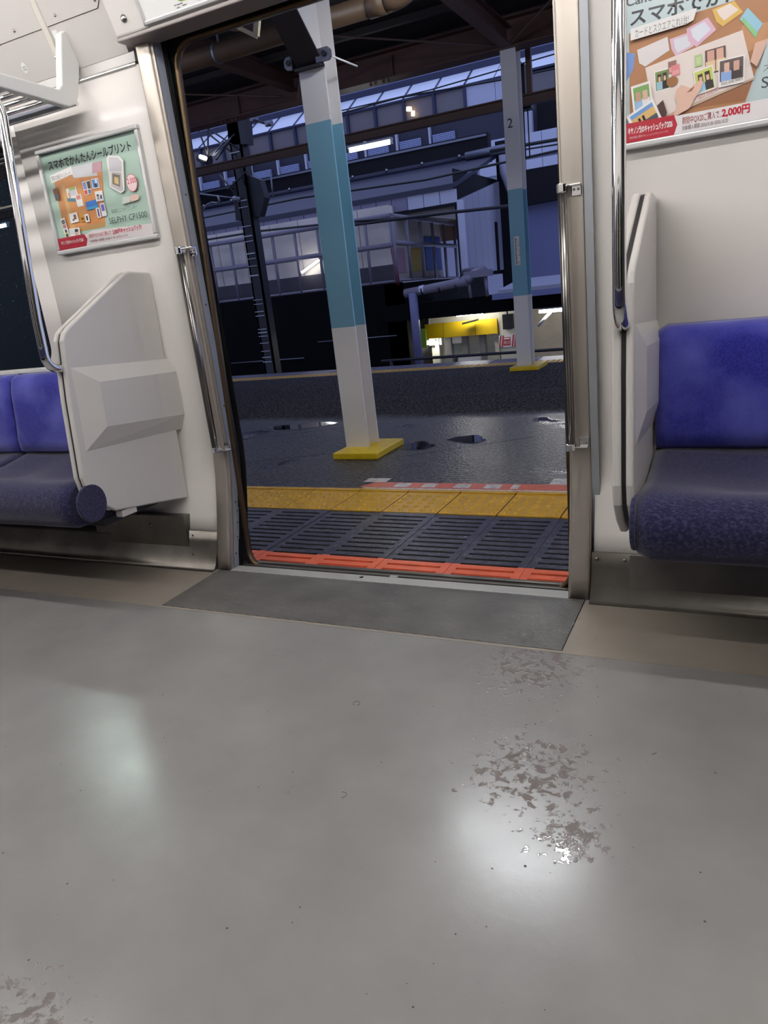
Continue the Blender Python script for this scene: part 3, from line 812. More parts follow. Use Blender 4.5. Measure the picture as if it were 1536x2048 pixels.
# ------------------------------------------------------------------ posters
PM = {}
def pm(rgb):
    k = 'print_%02x%02x%02x' % rgb
    return mat(k, rgb, .16, spec=.5, bump=(6, .25, .004))
class Poster:
    def __init__(s, name, x0, z0, W, H, label, bg):
        s.x0, s.z0, s.W, s.H = x0, z0, W, H; s.y = yw(1.4) + .004; s.layer = 0
        s.t = empty(name, (x0 + W / 2, s.y, z0))
        y = s.y; e = .016
        f = MB()
        for (a, b_, c, d) in ((-e, W + e, -e, 0), (-e, W + e, H, H + e), (-e, 0, 0, H), (W, W + e, 0, H)):
            f.box(x0 + a, x0 + b_, y - .012, yw(1.4) + .011, z0 + c, z0 + d)
        f.build('frame', M_SILVER, s.t, .004)
        s.sheet = s.poly([(0, 0), (1, 0), (1, 1), (0, 1)], bg, 'sheet', s.t)
        tag(s.t, label, 'poster')
    def P(s, u, v): return (s.x0 + u * s.W, s.z0 + v * s.H)
    def poly(s, uv, rgb, name, parent=None, lift=1):
        s.layer += lift
        return MB().poly([s.P(u, v) for u, v in uv], s.y - .00012 * s.layer).build(name, pm(rgb), parent or s.sheet, fix=False)
    def text(s, body, u, v, h, rgb, xs=1.0, rot=0.0, name='lettering', bold=0.0, width=None):
        s.layer += 1
        x, z = s.P(u, v)
        o = text_mesh(body, h * s.H, name, pm(rgb), s.sheet, Matrix(), bold=bold)
        if width:
            vx = [q.co.x for q in o.data.vertices]; k = width * s.W / (max(vx) - min(vx))
        else: k = xs
        for q in o.data.vertices: q.co.x *= k
        o.data.transform(wallmtx(x, s.y - .00012 * s.layer, z, rot))
        return o
    def done(s):
        for c in s.t.children: c.location = -s.t.location
def ell(cu, cv, ru, rv, n=20): return [(cu + ru * math.cos(2 * math.pi * i / n), cv + rv * math.sin(2 * math.pi * i / n)) for i in range(n)]
def card(p, cu, cv, w, h, a, edge, fills, nm='printed_photo'):
    # a tilted print: white card and blocks of colour inside it, in card units
    ca, sa = math.cos(a), math.sin(a); asp = p.W / p.H
    def T(u, v): return (cu + (u * ca - v * sa), cv + (u * sa + v * ca) * asp)
    hh = h / asp
    p.poly([T(-w / 2, -hh / 2), T(w / 2, -hh / 2), T(w / 2, hh / 2), T(-w / 2, hh / 2)], edge, nm)
    for (u0, v0, u1, v1, c) in fills:
        p.poly([T((u0 - .5) * w, (v0 - .5) * hh), T((u1 - .5) * w, (v0 - .5) * hh), T((u1 - .5) * w, (v1 - .5) * hh), T((u0 - .5) * w, (v1 - .5) * hh)], c, nm)
def people(sky, top1, top2):
    S = (214, 178, 160)
    return [(.06, .06, .94, .94, sky), (.12, .08, .50, .45, top1), (.50, .08, .90, .42, top2), (.20, .45, .44, .80, (70, 52, 46)), (.25, .44, .40, .68, S), (.55, .42, .80, .82, (60, 46, 42)), (.60, .46, .75, .68, S)]
W_, INKC, GRN = (236, 232, 230), (58, 62, 66), (172, 198, 184)
# left poster
p = Poster('advertising_poster', -.607, 1.249, .472, .336, 'green framed advertising poster on the wall above the left partition', GRN)
p.poly([(.0, .97), (1, .97), (1, 1), (.0, 1)], (128, 146, 140), 'printed_shade')
p.text('スマホでかんたんシールプリント', .055, .835, .105, INKC, width=.87, bold=.0008)
WD, WD2 = (196, 138, 92), (212, 166, 112)
p.poly([(.075, .16), (.52, .16), (.62, .80), (.085, .79)], WD, 'printed_tabletop')
p.poly([(.085, .16), (.52, .16), (.53, .21), (.09, .20)], (176, 138, 90), 'printed_tabletop')
p.poly([(.15, .19), (.20, .19), (.19, .66), (.15, .66)], WD2, 'printed_album')
p.poly([(.20, .22), (.36, .22), (.36, .70), (.19, .68)], (214, 150, 96), 'printed_album')
p.poly([(.37, .22), (.53, .22), (.60, .72), (.38, .72)], (206, 140, 88), 'printed_album')
p.poly([(.30, .70), (.55, .67), (.53, .81), (.28, .81)], (206, 206, 210), 'printed_device')
p.poly([(.50, .70), (.60, .70), (.615, .80), (.52, .80)], (190, 150, 160), 'printed_photo')
p.poly([(.055, .70), (.30, .74), (.30, .82), (.055, .78)], W_, 'printed_banner')
p.text('豊富な用紙ラインアップ', .065, .725, .05, (110, 108, 106), width=.21, rot=.02)
card(p, .25, .56, .11, .11, .05, W_, [(.2, .2, .9, .8, (206, 206, 206)), (.1, .1, .3, .6, (190, 160, 140)), (.3, .75, .95, 1.0, (170, 190, 120))])
card(p, .245, .49, .12, .035, -.15, (96, 128, 140), [])
card(p, .31, .47, .065, .12, .06, W_, [(.15, .6, .85, .95, (200, 130, 120))])
card(p, .40, .60, .045, .09, .02, W_, [(.1, .1, .9, .9, (140, 150, 200))])
card(p, .445, .60, .04, .09, .02, W_, [(.1, .1, .9, .9, (70, 60, 62))])
card(p, .40, .535, .04, .055, .02, W_, [(.1, .1, .9, .9, (206, 90, 80))])
card(p, .44, .535, .035, .05, .02, W_, [(.1, .1, .9, .9, (100, 110, 140))])
card(p, .515, .60, .075, .10, -.06, W_, [(.1, .1, .9, .9, (90, 150, 220)), (.35, .1, .7, .5, (60, 60, 66)), (.5, .5, .8, .9, (236, 236, 240))])
card(p, .435, .40, .12, .085, .03, (60, 120, 200), [(.0, .0, 1, .35, (70, 160, 210))])
card(p, .53, .47, .08, .10, -.04, W_, [(.1, .1, .9, .9, (222, 226, 230)), (.2, .2, .45, .7, (50, 50, 54)), (.25, .25, .4, .5, (214, 178, 160)), (.6, .2, .85, .6, (70, 80, 120))])
card(p, .22, .31, .09, .10, .03, W_, [(.5, .3, .8, .8, (120, 86, 70)), (.3, .2, .5, .4, (80, 80, 84))])
card(p, .31, .29, .05, .075, .02, (206, 156, 60), [(.2, .2, .8, .6, (140, 90, 50))])
card(p, .36, .28, .045, .08, .02, W_, [(.3, .2, .7, .8, (60, 56, 60))])
card(p, .49, .31, .04, .10, .0, W_, [(.3, .1, .7, .9, (80, 90, 130))])
card(p, .545, .33, .05, .13, .0, (226, 226, 230), [(.2, .4, .8, .9, (120, 100, 190))])
card(p, .09, .58, .05, .12, .1, (120, 84, 70), [(.2, .1, .8, .5, (80, 96, 116))])
card(p, .105, .22, .05, .21, .12, W_, [(.12, .72, .88, .94, (110, 106, 110)), (.12, .5, .88, .7, (180, 130, 130)), (.12, .28, .88, .48, (220, 220, 222)), (.3, .28, .7, .44, (60, 60, 64)), (.12, .06, .88, .26, (200, 204, 130)), (.3, .06, .7, .22, (70, 70, 80))])
card(p, .20, .145, .115, .12, -.04, W_, [(.08, .3, .92, .92, (206, 220, 224)), (.5, .3, .85, .8, (214, 176, 156)), (.55, .65, .85, .9, (70, 56, 50)), (.1, .3, .5, .5, (236, 236, 238))])
p.poly([(.665, .53), (.76, .45), (.80, .47), (.845, .75), (.81, .80), (.71, .83), (.685, .80)], W_, 'printed_device')
p.poly([(.69, .68), (.805, .65), (.825, .74), (.80, .785), (.715, .81), (.70, .79)], (206, 202, 206), 'printed_device')
p.poly([(.675, .535), (.76, .465), (.79, .48), (.80, .64), (.71, .665)], (186, 182, 186), 'printed_device')
p.poly([(.695, .555), (.765, .51), (.785, .62), (.715, .65)], (120, 108, 96), 'printed_photo')
p.poly([(.715, .56), (.755, .535), (.765, .60), (.725, .62)], (204, 184, 130), 'printed_photo')
p.poly(ell(.885, .525, .052, .085), (196, 80, 92), 'printed_badge')
p.poly(ell(.885, .525, .049, .080), (232, 206, 206), 'printed_badge')
p.text('2,000', .842, .52, .075, (190, 40, 60), width=.088)
p.poly([(.75, .345), (.83, .345), (.85, .40), (.77, .41)], (214, 222, 214), 'printed_card')
p.poly([(.84, .345), (.92, .355), (.93, .41), (.84, .41)], (228, 196, 184), 'printed_card')
p.text('高画質ミニフォトプリンター', .63, .275, .045, (80, 92, 90), width=.26)
p.text('SELPHY CP1500', .585, .175, .085, (60, 70, 70), width=.385)
p.poly([(0, 0), (1, 0), (1, .105), (.40, .145), (0, .03)], (226, 218, 218), 'printed_footer')
p.poly([(0, 0), (.30, 0), (.325, .07), (.30, .125), (0, .125)], (176, 52, 66), 'printed_arrow')
p.text('キヤノン秋のキャッシュバック2026', .03, .055, .045, W_, width=.25, bold=.0004)
p.text('期間中CP1500ご購入で', .345, .075, .045, (188, 60, 76), width=.24)
p.text('2,000円キャッシュバック!', .60, .070, .055, (178, 40, 58), width=.30, bold=.0005)
p.text('対象購入期間 2026.9.18~2026.10.20', .345, .025, .028, (150, 100, 106), width=.40)
p.done()
# right poster
PX0 = 1.474
p = Poster('advertising_poster', PX0, 1.262, .472, .336, 'pale blue framed advertising poster on the wall above the right bench', (186, 202, 204))
p.text('Canon', .005, .915, .085, (78, 84, 84), width=.17, bold=.0006)
p.text('スマホでかんたん', .02, .79, .115, (52, 54, 58), width=.72, bold=.0010)
p.poly([(.02, .12), (.58, .12), (.72, .70), (.70, .80), (.02, .74)], (170, 122, 88), 'printed_tabletop')
p.poly([(.30, .16), (.58, .14), (.62, .30), (.44, .24)], (150, 104, 76), 'printed_tabletop')
p.poly([(.52, .44), (.66, .46), (.70, .60), (.56, .62)], (188, 140, 104), 'printed_tabletop')
p.poly([(.005, .43), (.04, .50), (.05, .60), (.005, .62)], (120, 150, 206), 'printed_phone')
p.poly([(.07, .53), (.10, .50), (.22, .57), (.21, .66), (.06, .62)], (222, 216, 216), 'printed_device')
p.poly([(.23, .57), (.25, .52), (.335, .56), (.34, .66), (.22, .64)], (214, 180, 196), 'printed_frame')
p.poly([(.245, .58), (.26, .54), (.32, .57), (.32, .64), (.24, .63)], (214, 216, 222), 'printed_frame')
p.poly([(.31, .60), (.35, .55), (.44, .63), (.40, .72), (.30, .68)], (214, 176, 196), 'printed_frame')
p.poly([(.33, .62), (.355, .58), (.415, .64), (.385, .70), (.32, .67)], (216, 220, 230), 'printed_frame')
p.poly([(.44, .68), (.47, .64), (.56, .70), (.52, .78), (.42, .76)], (214, 176, 96), 'printed_frame')
p.poly([(.455, .71), (.475, .675), (.54, .72), (.50, .77), (.44, .75)], (226, 212, 204), 'printed_frame')
p.poly([(.545, .66), (.62, .54), (.65, .60), (.58, .72)], (150, 196, 214), 'printed_tube')
p.poly([(.555, .645), (.62, .52), (.63, .55), (.56, .67)], (140, 190, 140), 'printed_tube')
# open album with prints
p.poly([(.14, .19), (.20, .13), (.62, .27), (.56, .59), (.36, .55), (.10, .49)], (226, 214, 208), 'printed_album')
p.poly([(.20, .125), (.62, .265), (.62, .28), (.20, .145)], (198, 172, 154), 'printed_album')
card(p, .185, .385, .075, .14, .05, W_, people((120, 140, 90), (150, 190, 206), (56, 50, 52)))
card(p, .235, .455, .04, .08, .06, (150, 110, 104), [(.1, .1, .9, .5, (222, 160, 164))])
card(p, .25, .43, .04, .07, .06, (214, 130, 136), [(.1, .1, .9, .5, (226, 160, 164))])
p.poly(ell(.235, .36, .028, .034), (150, 106, 70), 'printed_photo')
card(p, .36, .46, .035, .075, .05, (170, 196, 140), [(.2, .2, .8, .8, (196, 210, 160))])
card(p, .44, .44, .095, .15, .05, (90, 70, 66), [(.1, .5, .45, .95, (206, 160, 144)), (.55, .5, .9, .95, (214, 170, 152)), (.02, .02, .48, .5, (222, 196, 160)), (.52, .02, .98, .5, (226, 202, 164))])
card(p, .39, .325, .095, .16, .16, W_, people((196, 204, 110), (150, 196, 226), (64, 58, 60)))
card(p, .515, .345, .12, .175, .02, W_, [(.05, .2, .95, .95, (96, 84, 82)), (.1, .2, .5, .55, (140, 170, 220)), (.5, .2, .9, .6, (70, 60, 62)), (.22, .5, .42, .85, (214, 176, 160)), (.58, .5, .80, .85, (206, 164, 148))])
p.text('Soul and heart', .468, .268, .035, (110, 104, 102), width=.10, rot=.06)
p.text('BEST FRIENDS', .365, .205, .03, (190, 110, 110), width=.10, rot=.30)
# hand placing a print, flat colour
p.poly([(.235, .115), (.32, .16), (.345, .22), (.37, .26), (.385, .315), (.37, .33), (.345, .315), (.325, .29), (.30, .31), (.28, .325), (.255, .30), (.25, .255), (.262, .20)], (222, 184, 166), 'printed_hand')
p.poly([(.305, .265), (.33, .27), (.345, .30), (.325, .287)], (150, 104, 84), 'printed_hand')
p.poly([(.60, .38), (.63, .34), (.68, .50), (.62, .49)], (214, 176, 160), 'printed_hand')
# stacked square prints at the lower left
p.poly([(.19, .10), (.21, .16), (.19, .25), (.16, .22)], (84, 66, 62), 'printed_shade')
card(p, .085, .285, .10, .21, .10, W_, [(.1, .15, .9, .92, (120, 160, 96)), (.12, .15, .5, .5, (150, 186, 220)), (.5, .15, .88, .5, (226, 226, 228)), (.2, .45, .45, .75, (190, 150, 130)), (.55, .45, .8, .75, (214, 176, 160))])
card(p, .095, .155, .15, .16, .42, W_, [(.1, .15, .92, .9, (214, 178, 116)), (.1, .72, .92, .9, (110, 150, 206)), (.1, .15, .92, .38, (84, 88, 94)), (.3, .38, .38, .6, (50, 46, 46)), (.45, .38, .53, .62, (50, 46, 46))])
p.poly([(.03, .685), (.30, .705), (.335, .72), (.35, .79), (.03, .76)], (228, 226, 224), 'printed_banner')
p.text('カードとスクエアこれ1台!', .05, .70, .062, (124, 120, 118), width=.26, rot=.03)
p.poly([(.60, .12), (.74, .12), (.80, .74), (.72, .72)], (186, 202, 204), 'printed_panel')
p.text('スマホで', .655, .30, .05, (96, 106, 108), width=.15)
p.text('SELPHY', .65, .195, .10, (66, 72, 76), width=.27)
p.poly([(0, 0), (1, 0), (1, .125), (0, .125)], (230, 226, 226), 'printed_footer')
p.poly([(0, 0), (.245, 0), (.262, .065), (.245, .135), (0, .135)], (178, 56, 68), 'printed_arrow')
p.text('キヤノン秋のキャッシュバック2026', .012, .060, .052, W_, width=.225, bold=.0006)
p.text('対象商品購入期間中のキャッシュバックキャンペーンです。', .018, .025, .02, (226, 190, 192), width=.20)
p.text('期間中QX20ご購入で、', .285, .062, .055, (150, 56, 66), width=.185)
p.text('2,000円', .475, .062, .065, (186, 44, 60), width=.13, bold=.0008)
p.text('対象購入期間 2026.9.18~2026.10.20', .285, .020, .034, (120, 96, 100), width=.22)
p.done()

# ================================================================== the platform
PZ = -.1
def at(u, v, y):
    # a point of the view at a chosen distance from the track side
    d = RGT * ((u - 768) / FPX) + DWN * ((v - 1024) / FPX) + FWD
    return CAM + d * ((y - CAM.y) / d.y)
deck = struct(MB().box(-14, 9, 1.452, 6.80, -.5, PZ).build('platform_deck', M_ASPH), 'wet asphalt platform deck beyond the open doors', 'platform')
M_JOINT = mat('joint_dark', (14, 14, 16), .6)
for (a, b2) in (((-3.2, 2.2), (-.9, 3.35)), ((-.25, 2.2), (.5, 2.75)), ((-1.5, 2.0), (-.72, 2.35)), ((-2.4, 4.6), (1.5, 4.9))):
    p0, p1 = Vector((a[0], a[1], PZ + .0006)), Vector((b2[0], b2[1], PZ + .0006)); d = (p1 - p0).normalized() * .006; nx = Vector((-d.y, d.x, 0))
    MB().add([p0 + nx, p1 + nx, p1 - nx, p0 - nx], [range(4)]).build('crack_line', M_JOINT, deck)
edge = struct(MB().box(-14, 9, .34, 1.452, -.5, -.165).build('platform_edge', M_DARK), 'platform edge course of slotted slabs and yellow tactile tiles', 'platform')
# slotted concrete slab, 0.3 m wide
SW = .2985
def slab_mesh():
    g, o = MB(), MB()
    ys = [1.047 - .0535 * k for k in range(14)]       # slot centres
    def strip(mb, y0, y1):
        mb.box(-SW / 2, -SW / 2 + .032, y0, y1, -.06, 0).box(SW / 2 - .032, SW / 2, y0, y1, -.06, 0)
    strip(g, .455, 1.05); strip(o, .335, .455)
    top = 1.05
    for y in ys[1:]:
        lo, hi = y - .009, y + .009
        if hi > top: continue
        if hi < .335: break
        tgt = g if (top + hi) / 2 > .455 else o
        tgt.box(-SW / 2 + .032, SW / 2 - .032, hi, top, -.06, 0)
        top = lo
    if top > .335: o.box(-SW / 2 + .032, SW / 2 - .032, .335, top, -.06, 0)
    return g, o
gm, om = slab_mesh()
g0 = gm.build('slotted_slab', M_SLAB, edge); o0 = om.build('painted_edge', M_ORANGE, g0)
tm = MB().box(-.1465, .1465, 1.053, 1.449, -.05, .003)
for i in range(5):
    for j in range(5):
        tm.dome((-.118 + .059 * i, 1.085 + .060 * j, .003), .0155, .009, 8)
tm.box(-.1465, .1465, 1.392, 1.418, .003, .008)
t0 = tm.build('tactile_tile', M_YEL, edge)
first = True
for k in range(-22, 14):
    x = .141 + .15 + .2985 * k + (.0015 * k)
    z = PZ + random.uniform(-.0015, .0015)
    if first:
        g0.location = (x, 0, z); t0.location = (x, 0, PZ); first = False
    else:
        g = child(g0, edge, (x, 0, z)); child(o0, g); child(t0, edge, (x, 0, PZ))
# worn boarding mark beside the tactile tiles
mk = empty('boarding_mark', (.5, 1.55, PZ))
MB().add([(-.215, 1.478, PZ + .0012), (1.5, 1.478, PZ + .0012), (1.5, 1.585, PZ + .0012), (-.15, 1.585, PZ + .0012)], [range(4)]).build('orange_field', M_MARKO, mk)
MB().box(-.18, 1.5, 1.454, 1.476, PZ, PZ + .001).build('white_line', M_MARKW, mk)
for x0, x1, y0, y1 in ((-.235, -.09, 1.588, 1.668), (.865, 1.5, 1.588, 1.70)):
    MB().box(x0, x1, y0, y1, PZ, PZ + .0012).build('white_corner', M_MARKW, mk)
for x0, x1 in ((.0, .09), (.17, .25), (.36, .45), (.53, .62), (.68, .72)):
    MB().box(x0, x1, 1.495, 1.57, PZ, PZ + .0018).build('white_patch', M_MARKW, mk)
at0(mk); tag(mk, 'worn orange and white boarding mark painted beyond the tactile tiles', 'floor marking')
# puddles lying in the hollows of the asphalt
M_PUD = mat('puddle_water', (12, 12, 15), .03)
def puddle(cx, cy_, rx, ry, rot, label, seed):
    r = random.Random(seed); pts = []
    ph = [r.uniform(0, 6.28) for _ in range(3)]
    for i in range(30):
        a = 2 * math.pi * i / 30; k = 1 + .22 * math.sin(2 * a + ph[0]) + .16 * math.sin(3 * a + ph[1]) + .09 * math.sin(7 * a + ph[2])
        u, v = rx * k * math.cos(a), ry * k * math.sin(a)
        pts.append((cx + u * math.cos(rot) - v * math.sin(rot), cy_ + u * math.sin(rot) + v * math.cos(rot), PZ + .0015))
    o = MB().add(pts, [range(30)]).build('puddle', M_PUD)
    tag(o, label, 'puddle')
puddle(-1.72, 3.30, .26, .15, .1, 'dark oval puddle on the asphalt left of the striped column', 1)
puddle(-2.07, 2.98, .16, .16, .3, 'bright puddle on the asphalt beside the door jamb', 2)
puddle(-.28, 2.50, .10, .14, -.7, 'crooked puddle on the asphalt just right of the column base', 4)
puddle(.03, 2.70, .14, .10, .2, 'small puddle on the asphalt midway between column and right post', 5)
# far edge of the platform
fedge = struct(MB().box(-14, 9, 6.80, 7.52, -.5, PZ + .001).build('platform_far_edge', mat('far_slab', (92, 88, 104), .35, var=(5, .2))), 'far edge of the platform with its yellow tactile line', 'platform')
b = MB().box(-.148, .148, 6.82, 7.08, 0, .004)
for i in range(4):
    for j in range(4): b.box(-.125 + .07 * i, -.095 + .07 * i, 6.84 + .062 * j, 6.87 + .062 * j, .004, .009)
ft = b.build('tactile_tile', M_FYEL, fedge); ft.location = (-9, 0, PZ)
for k in range(1, 36): child(ft, fedge, (-9 + .3 * k, 0, PZ))
for k in range(16): MB().box(-9 + .6 * k - .006, -9 + .6 * k + .006, 7.09, 7.52, PZ + .001, PZ + .003).build('slab_joint', M_JOINT, fedge)
struct(MB().box(-30, 20, 7.5, 13.2, -1.4, -1.2).build('track_bed', M_BALL), 'dark ballast of the track beyond the platform', 'track')
struct(MB().box(-30, 20, .12, .34, -1.4, -1.2).build('track_bed', M_BALL), 'dark ballast in the gap beside the car', 'track')
for y in (8.3, 9.37):
    r = MB().box(-30, 20, y - .035, y + .035, -1.2, -1.05).build('rail', M_GREY); tag(r, 'running rail of the far track, %s side' % ('near' if y < 9 else 'far'), 'rail')

# ------------------------------------------------------------------ striped columns
def hsec(x0, x1, y0, y1, z0, z1, name, m, parent, t=.014):
    xc = (x0 + x1) / 2
    pts = [(x0, y0), (x1, y0), (x1, y0 + t), (xc + t / 2, y0 + t), (xc + t / 2, y1 - t), (x1, y1 - t), (x1, y1), (x0, y1), (x0, y1 - t), (xc - t / 2, y1 - t), (xc - t / 2, y0 + t), (x0, y0 + t)]
    return MB().prism(pts, 'z', z0, z1).build(name, m, parent)
c1 = empty('platform_column', (-.63, 2.38, PZ))
X0, X1, Y0, Y1 = -.722, -.545, 2.295, 2.46
hsec(X0, X1, Y0, Y1, PZ + .045, .758, 'lower_shaft', M_PW, c1)
hsec(X0, X1, Y0, Y1, .758, 1.99, 'blue_band', M_PB, c1)
hsec(X0, X1, Y0, Y1, 1.99, 2.285, 'upper_shaft', M_PW, c1)
MB().box(-.735, -.40, 2.115, 2.56, PZ, PZ + .045).build('yellow_base', M_PY, c1, .006)
xc = -.6335
# haunch: back flange straight up, front flange leaning towards the train, web between
MB().box(X0, X1, Y1 - .014, Y1, 2.285, 3.35).build('back_flange', M_PW, c1)
zt = 3.35; yt = 2.30 - (zt - 2.30) / .9
MB().prism([(2.295, 2.285), (2.309, 2.285), (yt + .02, zt), (yt, zt)], 'x', X0, X1).build('haunch_flange', mat('haunch_dark', (38, 33, 32), .5), c1)  # flange coloured darker than the web and back flange
MB().prism([(2.305, 2.285), (2.45, 2.285), (2.45, zt), (yt + .015, zt)], 'x', xc - .006, xc + .006).build('haunch_web', M_PW, c1)
for sx in (-1, 1):
    xx = X0 if sx < 0 else X1
    pts = [(2.235, 2.285), (2.235, 2.34), (2.25, 2.36), (2.30, 2.36), (2.30, 2.285)]
    oc = [(xx + sx * .0 - .028, 2.292), (xx + sx * .055, 2.292), (xx + sx * .072, 2.310), (xx + sx * .072, 2.345), (xx + sx * .055, 2.362), (xx - .028, 2.362)]
    gp = MB().prism(oc, 'y', 2.255, 2.275).build('gusset_plate', M_GREY, c1)
    MB().prism([(xx + sx * .035 + .016 * math.cos(a * math.pi / 3), 2.327 + .016 * math.sin(a * math.pi / 3)) for a in range(6)], 'y', 2.235, 2.256).build('bolt', M_BLK, gp)
MB().box(X0 - .003, X1 + .003, 2.25, 2.30, 2.276, 2.288).build('cap_plate', M_BLK, c1)
MB().tube([(X1 + .04, 2.265, 2.327), (X1 + .15, 2.44, 2.27)], .006, 8).build('tie_rod', M_PW, c1)
at0(c1); tag(c1, 'white H-section column with a blue band and splayed head, nearest the doorway', 'column')
c2 = empty('platform_column', (-.53, 6.43, PZ))
X0, X1, Y0, Y1 = -.613, -.45, 6.34, 6.53
hsec(X0, X1, Y0, Y1, PZ + .045, .727, 'lower_shaft', M_PW, c2)
hsec(X0, X1, Y0, Y1, .727, 1.845, 'blue_band', M_PB, c2)
us = hsec(X0, X1, Y0, Y1, 1.845, 3.2, 'upper_shaft', M_PW, c2)
MB().box(-.67, -.33, 6.21, 6.66, PZ, PZ + .045).build('yellow_base', M_PY, c2, .006)
text_mesh('2', .13, 'numeral', M_BLK, us, wallmtx(-.545, Y0 - .002, 2.45), align='CENTER')
pl2 = MB().box(-.572, -.512, Y0 - .004, Y0, 1.055, 1.36).build('notice_plate', M_MARKW, c2)
nb = MB()
for k in range(11): nb.box(-.56, -.545, Y0 - .006, Y0 - .004, 1.08 + .024 * k, 1.095 + .024 * k)
nb.build('notice_print', M_INK, pl2); pl2.children[0]['kind'] = 'stuff'
at0(c2); tag(c2, 'white H-section column numbered 2 with a blue band, far side of the platform', 'column')

# ------------------------------------------------------------------ canopy
cn = empty('platform_canopy', (-2, 4, 3.5))
MB().prism([(-.6, 3.62), (-.6, 3.64), (7.45, 3.54), (7.45, 3.52)], 'x', -16, 10).build('roof_sheet', M_CANOPY, cn)  # sheet carried out over the train to block sky light on the columns
for k in range(9):
    y = 1.0 + .78 * k; MB().box(-16, 10, y - .03, y + .03, 3.46, 3.52).build('purlin', M_CANOPY, cn)
bm_ = MB().box(-16, 10, 6.28, 6.50, 3.184, 3.20).box(-16, 10, 6.28, 6.50, 3.45, 3.465).box(-16, 10, 6.383, 6.397, 3.20, 3.45)
bm_ = bm_.build('main_beam', M_BROWN, cn)
for x in (-4.1, -2.0):
    MB().box(x - .16, x + .16, 6.36, 6.384, 3.22, 3.42).build('splice_plate', M_BROWN, bm_)
    for dx in (-.11, -.05, .05, .11):
        MB().prism([(x + dx + .016 * math.cos(a * math.pi / 3), 6.33 + .016 * math.sin(a * math.pi / 3)) for a in range(6)], 'z', 3.155, 3.184).build('bolt', M_BROWN, bm_)
for x, zb in ((-3.1, 3.30), (-.53, 3.19), (-5.7, 3.3), (2.1, 3.2)):
    MB().box(x - .06, x + .06, .9, 6.32, zb, zb + .014).box(x - .006, x + .006, .9, 6.32, zb + .014, zb + .17).box(x - .06, x + .06, .9, 6.32, zb + .17, zb + .18).build('rafter', M_BROWN, cn)
for y0, x0, y1, x1, z in ((6.2, -5.6, 2.6, -3.2, 3.25), (2.8, -5.6, 6.2, -3.2, 3.25), (6.2, -3.0, 2.6, -.6, 3.2), (2.8, -3.0, 6.2, -.6, 3.2), (6.2, -.45, 2.6, 2.0, 3.2)):
    MB().tube([(x0, y0, z), (x1, y1, z)], .010, 8).build('brace_rod', M_BROWN2, cn)
eb = MB().box(-16, 10, 7.14, 7.26, 2.80, 2.815).box(-16, 10, 7.193, 7.207, 2.815, 2.89).box(-16, 10, 7.14, 7.26, 2.89, 2.905).build('eave_beam', M_BROWN2, cn)
for x in (-12.0, -8.0, -5.6, -3.1, -.53, 2.1):
    MB().box(x - .03, x + .03, 7.17, 7.23, 2.90, 3.53).build('eave_hanger', M_BROWN2, cn)
at0(cn); tag(cn, 'dark brown steel canopy over the platform', 'canopy')
lamp('eave_lamp', -2.92, -2.30, 7.2, 2.715, M_TUBEF, 'lit fluorescent lamp under the canopy edge beam, right of the striped column', 'lamp', None, r=.022)
lamp('eave_lamp', -10.2, -9.5, 7.2, 2.69, M_TUBEF, 'lit fluorescent lamp seen through the rainy window', 'lamp', None, r=.022)
for x, lb in ((.49, 'fluorescent lamp hanging over the platform just outside the doorway'), (-3.03, 'fluorescent lamp hanging over the platform outside the left window'), (4.0, 'fluorescent lamp hanging over the platform to the right of the doorway')):
    t = lamp('canopy_lamp', x - .4, x + .4, 1.76, 2.71 if x > 0 else 2.77, M_TUBEO, lb, 'lamp', None, True, r=.022)
    for dx in (-.3, .3): o = MB().tube([(x + dx, t.location.y, 2.78), (x + dx, t.location.y, 3.48)], .008, 8).build('hanger', M_GREY, t); o.location = -t.location
# drain pipe under the canopy
dp = empty('drain_pipe', (-1.5, 2.75, 2.67))
pp = [(-7, 2.75, 2.665), (-.42, 2.75, 2.665)]
MB().tube(pp, .062, 20).build('pipe_run', M_PIPE, dp)
MB().tube([(-.42, 2.75, 2.665), (-.30, 2.75, 2.665)], .068, 20).build('coupling', M_PIPE, dp)
el = [(-.30, 2.75, 2.665), (-.24, 2.75, 2.665)] + [(-.24 + .10 * math.sin(a), 2.75 + .10 * (1 - math.cos(a)) * .5, 2.665 + .10 * (1 - math.cos(a)) * .9) for a in (.4, .8, 1.2, 1.57)] + [(-.13, 2.85, 2.95), (-.12, 2.9, 3.4)]
MB().tube(el, .064, 20).build('elbow', M_PIPE, dp)
for x in (-3.4, -1.62, -.9): MB().tube([(x, 2.75, 2.665), (x + .025, 2.75, 2.665)], .066, 20).build('band', M_GREY, dp)
for x in (-1.6, -3.4): MB().tube([(x + .01, 2.75, 2.73), (x + .01, 2.75, 3.46)], .008, 8).build('hanger', M_GREY, dp)
at0(dp); tag(dp, 'tan drain pipe running under the canopy behind the near column', 'pipe')
dk = MB().box(-40, -12.6, 11.0, 12.6, -1.4, 9).build('window_backdrop', mat('backdrop_dark', (22, 24, 26), .7)); tag(dk, 'added dark backdrop block that darkens the view through the rainy window', 'building')  # added dark mass, keeps the view through the left window near black
